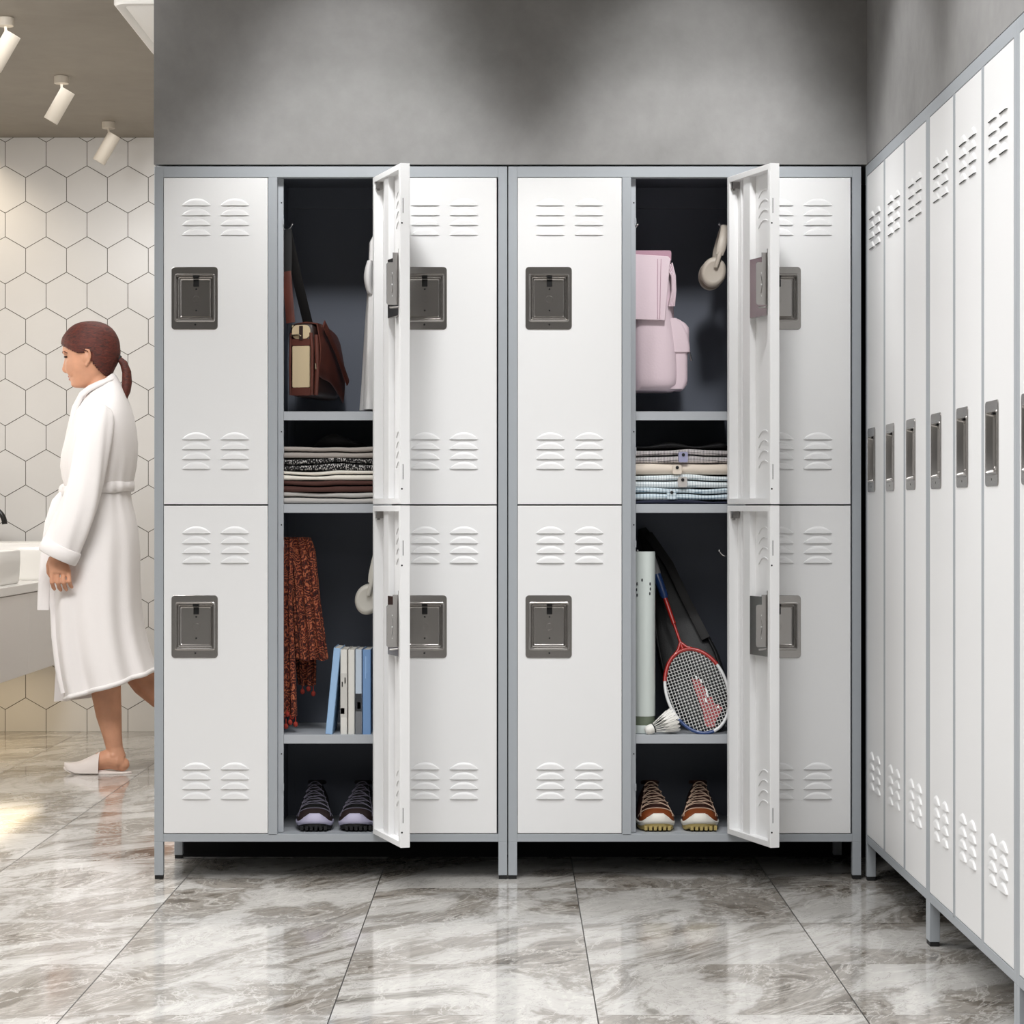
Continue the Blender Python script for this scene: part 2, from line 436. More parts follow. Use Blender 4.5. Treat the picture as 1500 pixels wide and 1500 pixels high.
def door(parent, hinge_x, z0, z1, vt, vb, plate_z, angle=0):
    key = (round(z0, 4), round(z1, 4), angle != 0)
    t = 0.025
    hx0, hx1, hz0, hz1 = -0.2362, -0.1345, plate_z - 0.1395, plate_z - 0.0175
    if key in _door:
        o = _door[key].copy(); C.objects.link(o); o.parent = parent
    else:
        def rc(i, y): return [(-DW + i, y, z0 + i), (-i, y, z0 + i), (-i, y, z1 - i), (-DW + i, y, z1 - i)]
        def hr(y): return [(hx0, y, hz0), (hx1, y, hz0), (hx1, y, hz1), (hx0, y, hz1)]
        m = MB()
        m.loft([hr(0.0015), hr(0.0), rc(0.0014, 0), rc(0.0004, 0.0004), rc(0, 0.0014), rc(0, t - 0.0014), rc(0.0014, t), rc(0.014, t), rc(0.014, 0.0015)], wrap=True)
        if angle:
            m.box(-0.125, -0.084, 0.0015, 0.017, z0 + 0.014, z1 - 0.014)
            m.box(-0.054, -0.050, 0.0015, 0.010, z0 + 0.014, z1 - 0.014)
            # slot and key hole on the edge flange
            m.box(-DW - 0.0003, -DW + 0.001, 0.017, 0.0185, z1 - 0.122, z1 - 0.085, 1)
            m.box(-DW - 0.0003, -DW + 0.001, 0.017, 0.0185, z0 + 0.060, z0 + 0.097, 1)
            for zz in (z1 - 0.146, z0 + 0.037):
                m.cyl((-DW - 0.0003, 0.0205, zz), (-DW + 0.001, 0.0205, zz), 0.0022, n=12, m=1)
        o = m.build('door', ['door_white', 'gap_black'], parent, 0)
        _door[key] = o
    o.location = (hinge_x, 0, 0); o.rotation_euler = (0, 0, angle)
    vent('vent_louvers', vt, o, angle != 0); vent('vent_louvers', vb, o, angle != 0); lock_plate(plate_z, o)
    if angle:
        m = MB()
        m.box(-0.238, -0.134, 0.0125, 0.0215, plate_z - 0.142, plate_z + 0.004)
        m.box(-0.246, -0.238, 0.0015, 0.0215, plate_z - 0.104, plate_z + 0.004)
        m.build('latch_housing', 'brushed_steel', o, 0, bevel=0.001)
        m = MB(); x = -0.2455
        pl = [(0.021, -0.118), (0.050, -0.118), (0.0535, -0.114), (0.0535, -0.018), (0.050, -0.014), (0.038, -0.014), (0.038, 0.010), (0.021, 0.010)]
        m.loft([[(x, p, plate_z + q) for p, q in pl], [(x + 0.0022, p, plate_z + q) for p, q in pl]])
        x -= 0.0004
        for q, rr_ in ((-0.040, 0.0016), (-0.068, 0.0022), (-0.096, 0.0014)):
            m.cyl((x - 0.0005, 0.040, plate_z + q), (x + 0.001, 0.040, plate_z + q), rr_, n=10, m=1)
        m.tube([(x, 0.0405 - 0.003*math.sin(PI*k/8), plate_z - 0.045 - 0.045*k/8) for k in range(9)], 0.0006, 6, 1)
        m.tube([(-0.2435, 0.022, plate_z + 0.010), (-0.2435, 0.022, plate_z + 0.020)], 0.0018, 8)
        m.tube([(-0.240, 0.045, plate_z - 0.124), (-0.243, 0.018, plate_z - 0.122)], 0.0024, 8)
        m.build('latch_plate', ['brushed_steel', 'chrome'], o, 30)
        m = MB(); m.box(-0.030, -0.012, 0.004, 0.022, z1 - 0.032, z1 - 0.014); m.cyl((-0.020, 0.015, z1 - 0.036), (-0.020, 0.015, z1 - 0.018), 0.004, n=10)
        m.build('hinge', 'brushed_steel', o, 40)
    return o
def hook(parent, x_wall, sgn, y, z, ext=0.017):
    m = MB(); pts = []
    # from the side panel: down and round, up to a ball
    for k in range(10):
        a = PI * 0.05 + PI * 0.80 * k / 9
        pts.append((x_wall + sgn * ext*(1 - math.cos(a)), y, z - 0.026*math.sin(a)))
    pts.insert(0, (x_wall + sgn * 0.0008, y, z + 0.012))
    m.tube(pts, 0.0022, 8); m.ell(pts[-1], 0.0042, 0.0042, 0.0042, nu=12, nv=8)
    m.box(x_wall + sgn*0.0002, x_wall + sgn*0.002, y - 0.006, y + 0.006, z - 0.006, z + 0.02)
    return m.build('coat_hook', 'chrome', parent, 50)
def leg(parent, x, y, front=True):
    m = MB(); w_ = 0.0225
    m.box(x, x + w_, y, y + w_, 0.010, ZZ(1233))
    o = m.build('leg', 'frame_grey', parent, 0, bevel=0.001)
    MB().box(x + 0.001, x + w_ - 0.001, y + 0.001, y + w_ - 0.001, 0.0, 0.012).build('rubber_foot', 'rubber_black', o, 0, bevel=0.001)
def cabinet(name, kind, loc, rz=0):
    r = empty(name, loc, rz)
    zb, zt = ZZ(1233), ZZ(243.8)
    # frame: posts, rails, dividers
    m = MB()
    pw = XX(239.2)
    m.box(0, pw, 0, 0.03, zb, zt); m.box(W - pw, W, 0, 0.03, zb, zt)
    m.box(pw, W - pw, 0.0, 0.03, ZZ(259.6), zt)
    m.box(pw, W - pw, 0.0, 0.03, zb, ZZ(1221.8))
    m.build('frame', 'frame_grey', r, 0, bevel=0.0008)
    m = MB()
    m.box(0, 0.0012, 0.03, DEP, zb, zt); m.box(W - 0.0012, W, 0.03, DEP, zb, zt)
    m.box(0, W, 0.03, DEP, zt - 0.0012, zt); m.box(0, W, 0.03, DEP, zb, zb + 0.0012)
    m.build('outer_shell', 'frame_grey', r, 0)
    m = MB()
    m.box(0.0014, W - 0.0014, DEP - 0.003, DEP - 0.0004, zb + 0.0014, zt - 0.0014)
    m.box(0.002, W - 0.002, 0.03, DEP - 0.003, zt - 0.0045, zt - 0.0015)
    for px in (0.0014,): m.box(px, px + 0.002, 0.03, DEP - 0.003, zb + 0.002, zt - 0.004)
    m.box(W - 0.0034, W - 0.0014, 0.03, DEP - 0.003, zb + 0.002, zt - 0.004)
    for a in (XX(393), XX(560)):
        m.box(a + 0.010, a + 0.0145, 0.03, DEP - 0.003, zb + 0.002, zt - 0.004)
        # folded seam of the back panel
        m.box(a + 0.0145, a + 0.035, DEP - 0.008, DEP - 0.003, zb + 0.002, zt - 0.004)
    m.box(XX(393), XX(574), DEP - 0.012, DEP - 0.003, zt - 0.06, zt - 0.004)
    m.build('interior', 'interior_charcoal', r, 0)
    for a, b_ in ((XX(392.9), XX(406)), (XX(560.6), XX(573.6))):
        m = MB(); m.box(a, b_, 0.0, 0.028, ZZ(1223.5), ZZ(259.6))
        m.build('divider', 'frame_grey', r, 0, bevel=0.0008)
    jm = MB(); 
    for a, b_ in ((XX(406.2), XX(413.6)),):
        jm.box(a - 0.004, b_, 0.028, 0.040, ZZ(1221), ZZ(259.6))
        for py in (295, 632, 769, 1106):
            jm.cyl((b_ - 0.005, 0.0272, ZZ(py)), (b_ - 0.005, 0.0295, ZZ(py)), 0.0019, n=10, m=1)
        for py in (318, 655, 792, 1150):
            jm.box(b_ - 0.0015, b_ + 0.0012, 0.022, 0.034, ZZ(py + 10), ZZ(py))
    jm.box(XX(556), XX(560.6), 0.028, 0.040, ZZ(1221), ZZ(259.6))
    jm.build('door_jamb', ['shelf_grey', 'gap_black'], r, 0)
    if kind == 'front':
        xl, xr = XX(402), XX(562)
        for top, bot in ((602, 615), (738.3, 751.3), (1078, 1091)):
            m = MB(); xa, xb = XX(413.8) , XX(559)
            m.box(XX(406) + 0.0025, xb + 0.004, 0.034, DEP - 0.004, ZZ(top) - 0.003, ZZ(top))
            m.box(xa, xb, 0.030, 0.034, ZZ(bot), ZZ(top))
            m.build('shelf', 'shelf_grey', r, 0, bevel=0.0006)
    m = MB(); m.box(0.004, W - 0.004, 0.03, DEP - 0.004, ZZ(1221.5) - 0.004, ZZ(1221.5) - 0.0005)
    m.build('bottom_panel', 'shelf_grey', r, 0)
    for x in (0, W - 0.0225):
        leg(r, x, 0.0); leg(r, x, DEP - 0.0225)
    hinges = (XX(392.2), XX(559.9), XX(727.6))
    for i, h in enumerate(hinges):
        if kind == 'front':
            ang = R(108) if i == 1 else 0
            door(r, h, ZZ(738.6), ZZ(260.6), ZZ(301), ZZ(643.5), ZZ(391), ang)
            door(r, h, ZZ(1220.6), ZZ(740.8), ZZ(781.3), ZZ(1127), ZZ(872), ang)
        else:
            door(r, h, ZZ(1220.6), ZZ(260.6), 1.671, 0.318, 1.146, 0)
    if kind == 'front':
        for zz in (wz(322, 0.15), wz(800, 0.15)):
            hook(r, XX(393) + 0.0145, 1, 0.15, zz); hook(r, XX(560) + 0.010, -1, 0.15, zz, 0.021)
    return r
P1 = wx(226); P2 = wx(744.5)
c1_ = cabinet('locker_cabinet', 'front', (P1, 0, 0))
tag(c1_, 'left facing locker with white doors, brown bag and red scarf in its open column', 'locker', 'six door lockers along the back wall')
c2_ = cabinet('locker_cabinet', 'front', (P2, 0, 0))
tag(c2_, 'right facing locker with white doors, pink backpack and racket in its open column', 'locker', 'six door lockers along the back wall')
side0 = cabinet('locker_cabinet', 'side', (0.897, -0.003, 0), -PI/2)
labs = ['white three door locker of the right hand row, deepest one in the corner', 'white three door locker in the middle of the right hand row', 'white locker cropped by the right picture edge, nearest of the right hand row']
for i in range(3):
    o = side0 if i == 0 else copy_tree(side0)
    o.location = (0.897, -0.003 - 0.9000 * i, 0)
    tag(o, labs[i], 'locker', 'tall three door lockers along the right wall')
# ------------------------------------------------------------------ goods in the open columns
random.seed(7)
UL, UR = P1 + 0.305, P1 + 0.5905             # inner faces of the open column, left cabinet
OFF = P2 - P1
ZS1, ZS2, ZS3, ZS4 = ZZ(602), ZZ(738.3), ZZ(1078), ZZ(1221.5) - 0.0005   # shelf tops

# --- satchel on the left hook
bag = empty('shoulder_bag', (-0.5475, 0.10, wz(581, 0.10)), R(-13))
tag(bag, 'brown leather shoulder bag with beige end panels hanging by its strap in the left locker', 'bag')
def sat_ring(y, w, h0, h1, r=0.018, cx=0.0):
    return [(cx + a, y, b_) for a, _, b_ in rrect(-w, w, h0, h1, min(r, w*0.7), 0, 6)]
m = MB(); rings = []
for y, w, h1 in ((0.0, 0.029, 0.186), (0.004, 0.0325, 0.190), (0.06, 0.036, 0.188), (0.12, 0.038, 0.180), (0.18, 0.036, 0.176), (0.216, 0.033, 0.172), (0.22, 0.029, 0.168)):
    rings.append(sat_ring(y, w, 0.0, h1))
m.loft(rings); m.build('bag_body', 'leather_dark', bag, 50)
m = MB()
m.loft([[(a, -0.003, b_) for a, _, b_ in rrect(-0.025, 0.021, 0.024, 0.131, 0.003, 0)], [(a, 0.001, b_) for a, _, b_ in rrect(-0.026, 0.022, 0.023, 0.132, 0.003, 0)]])
m.loft([[(a, -0.003, b_) for a, _, b_ in rrect(-0.026, 0.022, 0.150, 0.185, 0.014, 0)], [(a, 0.001, b_) for a, _, b_ in rrect(-0.027, 0.023, 0.149, 0.186, 0.014, 0)]])
m.build('end_panel', 'canvas_beige', bag, 50)
m = MB()
m.box(-0.027, 0.023, -0.004, 0.001, 0.132, 0.149); m.box(-0.027, 0.024, -0.004, 0.001, 0.003, 0.023)
m.tube([(0.0265, -0.001, 0.004), (0.0285, -0.004, 0.06), (0.0285, -0.003, 0.12), (0.024, 0.0, 0.165)], 0.0045, 8)
m.tube([(0.036, 0.006, 0.004), (0.039, 0.004, 0.05), (0.039, 0.006, 0.10), (0.035, 0.01, 0.16)], 0.006, 8)
m.tube([(-0.031, -0.001, 0.004), (-0.032, -0.003, 0.08), (-0.030, -0.001, 0.165)], 0.003, 8)
m.build('leather_trim', 'leather_brown', bag, 50)
# front flap: falls over the right side, wider towards its rear edge
m = MB(); g0 = []; g1 = []
for i in range(9):
    t = i / 8; y = 0.012 + 0.20 * t
    col0 = []; 
    for j in range(9):
        s = j / 8
        ztop = 0.191 - 0.028*t*t - 0.012*max(0, (t - 0.8)/0.2)**2
        if s < 0.25: x = -0.02 + 0.056 * (s/0.25); z = ztop + 0.004*math.sin(PI*s/0.25)
        else:
            q = (s - 0.25) / 0.75; x = 0.038 + 0.010*math.sin(PI*q*0.9) + 0.006*t*q; z = ztop - (0.160 + 0.004*math.sin(3*t*PI)) * q * (0.82 + 0.16*t)
        col0.append((x, y, z))
    g0.append(col0); g1.append([(x - 0.003, y_, z - 0.003) for x, y_, z in col0])
n = 9
vs = [p for c in g0 for p in c] + [p for c in g1 for p in c]; fs = []
for i in range(8):
    for j in range(8):
        a = i*n + j; fs += [(a, a+1, a+n+1, a+n), (81+a, 81+a+n, 81+a+n+1, 81+a+1)]
for i in range(8):
    fs += [(i*n, (i+1)*n, 81+(i+1)*n, 81+i*n), (i*n+8, 81+i*n+8, 81+(i+1)*n+8, (i+1)*n+8), (i, 81+i, 81+i+1, i+1), (72+i, 72+i+1, 81+72+i+1, 81+72+i)]
m.add(vs, fs); m.build('flap', 'leather_brown', bag, 60)
m = MB()
for (y0, z0), (y1, z1) in (((0.03, 0.19), (0.19, 0.045)),):
    m.tube([(0.050, y0, z0), (0.058, (y0+y1)/2, (z0+z1)/2+0.01), (0.066, y1, z1)], 0.013, 10, flat=0.2, up=(1, 0, 0))
m.build('flap_strap', 'leather_brown', bag, 60)
m = MB()
m.box(-0.006, 0.004, -0.0065, -0.003, 0.146, 0.183)
m.build('buckle_strap', 'leather_dark', bag, 0, bevel=0.001)
m = MB()
m.tube([(-0.0285, -0.006, 0.158), (-0.006, -0.008, 0.160), (0.000, -0.008, 0.156)], 0.0022, 8)
m.tube([(-0.024, -0.004, 0.186), (-0.026, -0.004, 0.180)], 0.003, 8)
m.tube([(0.0375, -0.003, 0.085), (0.0385, -0.004, 0.070)], 0.0022, 8)
m.tube([(0.044, 0.05, 0.187), (0.050, 0.075, 0.178), (0.052, 0.085, 0.162)], 0.0022, 8)
m.build('buckle', 'brass', bag, 50)
hx = UL + 0.030 - bag.location.x; 
def tobag(p):   # world point to bag frame
    return bag.matrix_world.inverted() @ Vector(p)
bpy.context.view_layer.update()
hk = (UL + 0.022, 0.15, wz(325, 0.15))
m = MB()
a = tobag((wx(426, 0.108), 0.104, wz(473, 0.108))); b_ = tobag((wx(420, 0.125), 0.125, wz(398, 0.13))); t = tobag((hk[0], 0.147, hk[2] - 0.020))
m.tube([a, (a + b_)/2, b_], 0.0125, 10, flat=0.14, up=(0, 1, 0))
m.build('shoulder_strap', 'leather_brown', bag, 60)
m = MB()
m.tube([b_ + Vector((0, 0.002, -0.01)), (b_ + t)/2, t], [0.0135, 0.013, 0.010], 10, flat=0.16, up=(0, 1, 0))
q = tobag((-0.535, 0.27, wz(500, 0.27)))
m.tube([t, t + (q - t)*0.5 + Vector((-0.004, 0, 0)), q], [0.010, 0.014, 0.014], 10, flat=0.2, up=(0, 1, 0))
m.build('strap_webbing', 'strap_black', bag, 60)

# --- white shirt on the right hook
sh = empty('shirt', (UR - 0.022, 0.15, wz(601, 0.15)))
tag(sh, 'white shirt hanging behind the open upper door edge in the left locker', 'shirt')
m = MB(); rings = []
H = wz(330, 0.15) - wz(601, 0.15)
for k in range(22):
    t = k / 21; z = H * t
    rx = 0.040 - 0.022*t - (0.012 if t > 0.93 else 0) ; ry = 0.075 - 0.05*t
    ring = []
    for i in range(40):
        a = 2*PI*i/40
        f = 1 + 0.16*math.sin(5*a + 1.5*t) * (1 - 0.5*t) + 0.07*math.sin(9*a + 4*t)
        x = -0.010 + rx*math.cos(a)*f
        ring.append((min(x, 0.0185), ry*math.sin(a)*f, z))
    rings.append(ring)
m.loft(rings); m.build('shirt_body', 'cotton_white', sh, 70)
m = MB(); rings = []
for k in range(12):
    t = k/11; z = H*0.80 - 0.085*t; r_ = 0.009 + 0.006*math.sin(PI*t)
    rings.append([(-0.026 - 0.004*math.sin(PI*t) + r_*0.8*math.cos(2*PI*i/16), -0.035 + r_*1.8*math.sin(2*PI*i/16), z) for i in range(16)])
m.loft(rings); m.build('sleeve', 'cotton_white', sh, 70)

# --- folded cloth
def folded(name, mat, x0, x1, y0, y1, z0, h, seed=0, layers=2, loc=None, wav=0.003, tilt=0.0, parent=None):
    rnd = random.Random(seed); ph = [rnd.uniform(0, 6.28) for _ in range(6)]
    m = MB(); nx = 28; lh = h / layers
    dip = [rnd.uniform(0.3, 0.7) for _ in range(layers)]
    def surf(u, lev):     # height of an interface at u; lev 0..layers
        w_ = wav * (math.sin(3.1*u*2 + ph[0]) * 0.5 + math.sin(8*u + ph[1] + lev) * 0.35) + wav * 0.9 * math.exp(-((u - 0.55)/0.12)**2)
        env = min(1.0, lev) if lev < layers else 1
        return z0 + lev * lh + (w_ if 0 < lev else 0) + tilt * (u - 0.5) * lev
    for l in range(layers):
        rings = []
        for i in range(nx + 1):
            u = i / nx; x = x0 + (x1 - x0) * u
            zb = surf(u, l) + 0.0004 + (0.0020 if l else 0); zt = surf(u, l + 1) - 0.0010
            e = min(1.0, math.sin(PI * min(max(u, 0.0), 1.0)) * 8 + 0.35)
            zm = (zb + zt)/2; hh = (zt - zb)/2 * e; r = min(hh, 0.02)
            yo = y0 + 0.003*math.sin(6*u + ph[2] + l) + 0.002*l
            ring = []
            for k in range(9):
                a = PI/2 + PI * k/8; ring.append((x, yo + r + r*1.2*math.cos(a), zm + hh*math.sin(a)))
            for k in range(5):
                a = -PI/2 + PI * k/4; ring.append((x, y1 - r + r*math.cos(a), zm + hh*math.sin(a)))
            rings.append(ring)
        m.loft(rings)
    return m.build(name, mat, parent, 70)
x0, x1 = UL + 0.002, UR - 0.004; z = ZS2 + 0.0008
stack = [('folded_sweater', 'cloth_grey', 0.0285, 'light grey folded sweater at the bottom of the stack in the left locker'),
         ('folded_sweater', 'cloth_brown', 0.0300, 'dark brown folded sweater second from the bottom of the left locker stack'),
         ('folded_sweater', 'cloth_cream', 0.0235, 'cream folded sweater lying on the dark brown one'),
         ('folded_sweater', 'knit_pattern', 0.0305, 'black and white patterned folded sweater in the stack of the left locker'),
         ('folded_sweater', 'cloth_taupe', 0.0285, 'taupe folded sweater lying on the black and white patterned one')]
for i, (nm, mt, h, lb) in enumerate(stack):
    o = folded(nm, mt, x0, x1, 0.045, 0.30, z, h, seed=i*3 + 1, wav=0.0030)
    tag(o, lb, 'sweater', 'sweaters stacked on the shelf of the left locker'); z += h + 0.0012
m = MB(); rings = []
for i in range(15):
    u = i/14; w_ = math.sin(PI*u)**0.7 * 0.9 + 0.1; xx = x0 + 0.085 + 0.14*u
    rings.append([(xx, 0.17 + 0.07*w_*math.cos(2*PI*k/16), z + 0.002 + 0.0145*w_*(1 + math.sin(2*PI*k/16))*(1 + 0.3*math.sin(6*u))) for k in range(16)])
m.loft(rings); o = m.build('knit_cap', 'cloth_black', None, 70)
tag(o, 'black crumpled knit cap on top of the sweater stack', 'cap')

# --- scarf
scf = empty('scarf', (UL + 0.03, 0.13, ZS3 + 0.004))
tag(scf, 'rust red paisley scarf with tassels hanging at the left of the left locker', 'scarf')
def drape(name, pts_left, pts_right, Y, amp, folds, parent, mat='paisley', th=0.004, nv=26, nu=60):
    """pleated sheet between two hanging edges given in photo rows at depth Y"""
    m = MB(); F0 = []; B0 = []
    O = Vector(parent.location)
    ys = (pts_left[0][0], pts_left[-1][0])
    for j in range(nv + 1):
        py = ys[0] + (ys[1] - ys[0]) * j/nv
        xl = lerp(pts_left, py)[0]; xr = lerp(pts_right, py)[0]
        f = []; b_ = []
        for i in range(nu + 1):
            u = i/nu; px = xl + (xr - xl)*u
            t = j / nv
            d = amp * math.sin(folds*2*PI*u + 1.2*math.sin(2*t)) * (0.5 + 0.5*t) + amp*0.4*math.sin(folds*4.7*PI*u + 3*t)
            y = Y + d; zo = 0.0
            if j == nv: zo = 0.002*math.sin(14*u)
            X_, Z_ = wx(px, Y), wz(py, Y) + zo
            f.append(Vector((X_, y, Z_)) - O); b_.append(Vector((X_, y + th, Z_)) - O)
        F0.append(f); B0.append(b_)
    k = nu + 1; n1 = (nv+1)*k
    vs = [p for r in F0 for p in r] + [p for r in B0 for p in r]; fs = []
    for j in range(nv):
        for i in range(nu):
            a = j*k+i; fs += [(a, a+k, a+k+1, a+1), (n1+a, n1+a+1, n1+a+k+1, n1+a+k)]
        fs += [(j*k, n1+j*k, n1+(j+1)*k, (j+1)*k), (j*k+nu, (j+1)*k+nu, n1+(j+1)*k+nu, n1+j*k+nu)]
    for i in range(nu):
        fs += [(i, i+1, n1+i+1, n1+i), (nv*k+i, n1+nv*k+i, n1+nv*k+i+1, nv*k+i+1)]
    m.add(vs, fs); return m.build(name, mat, parent, 70)
drape('front_fold', [(787, 415), (850, 424), (967, 433)], [(787, 455), (806, 462), (880, 469), (967, 481)], 0.10, 0.008, 3, scf)
drape('rear_fold', [(795, 414), (1004, 436)], [(795, 455), (900, 464), (1004, 463)], 0.16, 0.006, 2.5, scf)
drape('left_end', [(790, 406), (900, 408), (1050, 409)], [(790, 430), (880, 428), (965, 432), (1050, 435)], 0.08, 0.008, 2, scf)
for (px, py, Y) in ((443, 1013, .16), (459, 1016, .16), (414, 1050, .08), (421, 1046, .08), (428, 1050, .08), (433, 1061, .08), (419, 1064, .08), (425, 1058, .08), (452, 1009, .16)):
    m = MB(); c = Vector((wx(px, Y), Y, max(wz(py, Y), ZS3 + 0.009))) - scf.location
    m.ell(c, 0.0062, 0.0062, 0.0075, nu=10, nv=8); m.tube([c + Vector((0, 0, 0.005)), c + Vector((0, 0, 0.020))], 0.0015, 6)
    m.build('tassel', 'tassel_red', scf, 60)

# --- headphones
def headset(name, loc, body, pad, rot, H=0.150):
    r = empty(name, loc)
    r.rotation_euler = rot
    # origin: the middle of the band top; cups hang below, facing -y / +y
    band = MB(); pts = []
    for k in range(17):
        a = PI * k/16; pts.append((0, 0.060*math.cos(a) , -0.066 + 0.064*math.sin(a)))
    pts = [(0, 0.063, -0.085)] + pts + [(0, -0.063, -0.085)]
    band.tube(pts, [0.009] + [0.012]*17 + [0.009], 12, flat=0.35, up=(0, 1, 0))
    band.build('headband', body, r, 60)
    for sy in (-1, 1):
        m = MB()
        m.tube([(0, sy*0.064, -0.078), (-0.001, sy*0.066, -0.100), (-0.002, sy*0.062, -0.118)], 0.0058, 10, flat=0.6, up=(0, 1, 0))
        m.build('slider', body, r, 60)
        m = MB(); rings = []
        for y, k in ((0.030, 0.90), (0.034, 0.98), (0.040, 1.0), (0.048, 0.97), (0.053, 0.88), (0.056, 0.70), (0.0555, 0.66), (0.0555, 0.02)):
            rings.append([(-0.003 + 0.033*k*math.cos(2*PI*i/36), sy*y, -0.130 + 0.040*k*math.sin(2*PI*i/36)) for i in range(36)])
        m.loft(rings, True, True); cup = m.build('ear_cup', body, r, 50)
        m = MB(); rings = []
        for y, k in ((0.014, 0.55), (0.014, 0.80), (0.018, 0.93), (0.026, 0.95), (0.031, 0.90)):
            rings.append([(-0.003 + 0.033*k*math.cos(2*PI*i/36), sy*y, -0.130 + 0.040*k*math.sin(2*PI*i/36)) for i in range(36)])
        m.loft(rings, True, True); m.build('ear_pad', pad, cup, 60)
    return r
o = headset('headphones', (UR - 0.026, 0.148, wz(806, 0.15)), 'headset_light', 'headset_light_pad', (0, R(11), 0))
tag(o, 'off white headphones hanging half hidden by the open door of the left locker', 'headphones')
o = headset('headphones', (UR + OFF - 0.024, 0.148, wz(331, 0.15)), 'headset_body', 'headset_pad', (0, R(14), R(0)))
tag(o, 'greige headphones hanging beside the pink backpack in the right locker', 'headphones')

# --- books
def book(loc, th, H, D, mat, label, lean=0, prints=()):
    r = empty('book', loc); r.rotation_euler = (0, lean, 0)
    m = MB(); c = 0.0016
    m.loft([[(0, D, 0), (0, 0.002, 0), (0.0015, 0, 0), (th - 0.0015, 0, 0), (th, 0.002, 0), (th, D, 0), (th - c, D, 0), (th - c, 0.004, 0), (c, 0.004, 0), (c, D, 0)],
            [(0, D, H), (0, 0.002, H), (0.0015, 0, H), (th - 0.0015, 0, H), (th, 0.002, H), (th, D, H), (th - c, D, H), (th - c, 0.004, H), (c, 0.004, H), (c, D, H)]])
    m.build('cover', mat, r, 0)
    MB().box(c, th - c, 0.0045, D - 0.003, 0.002, H - 0.002).build('pages', 'paper', r, 0)
    for k, (x0_, x1_, z0_, z1_, mt) in enumerate(prints):
        MB().box(x0_*th, x1_*th, -0.0003, 0.0004, z0_*H, z1_*H).build('spine_print', mt, r, 0)
    tag(r, label, 'book', 'books standing on the shelf of the left locker'); return r
HB = ZZ(953) - ZZ(1078); by = 0.042; kx = lambda px: wx(px, by)
book((kx(476.5), by, ZS3 + 0.0018), 0.0180, HB + 0.004, 0.16, 'book_lightblue', 'light blue book leaning to the right against the upright books', R(5.6))
book((kx(498.6), by, ZS3), 0.0175, HB, 0.16, 'book_white', 'book with a building photo on its white spine, next to the leaning one', 0,
     [(0.02, 0.98, 0.20, 0.72, 'print_pale'), (0.03, 0.6, 0.24, 0.31, 'print_dark'), (0.2, 0.36, 0.56, 0.62, 'print_dark'), (0.6, 0.78, 0.60, 0.67, 'print_dark')])
book((kx(510.0), by, ZS3), 0.0165, HB, 0.16, 'book_white', 'plain white book in the middle of the row')
book((kx(520.6), by, ZS3), 0.0165, HB, 0.16, 'book_pale', 'pale blue book with a grey landscape photo on its spine', 0,
     [(0.02, 0.98, 0.0, 0.27, 'print_grey'), (0.02, 0.98, 0.27, 0.48, 'print_dark'), (0.3, 0.8, 0.30, 0.38, 'print_pale')])
book((kx(531.2), by, ZS3), 0.0210, HB, 0.16, 'book_blue', 'mid blue book at the right end of the row by the door edge', 0,
     [(0.32 + 0.0, 0.40, 0.66 , 0.92, 'book_lightblue'), (0.50, 0.54, 0.72, 0.92, 'book_lightblue')])

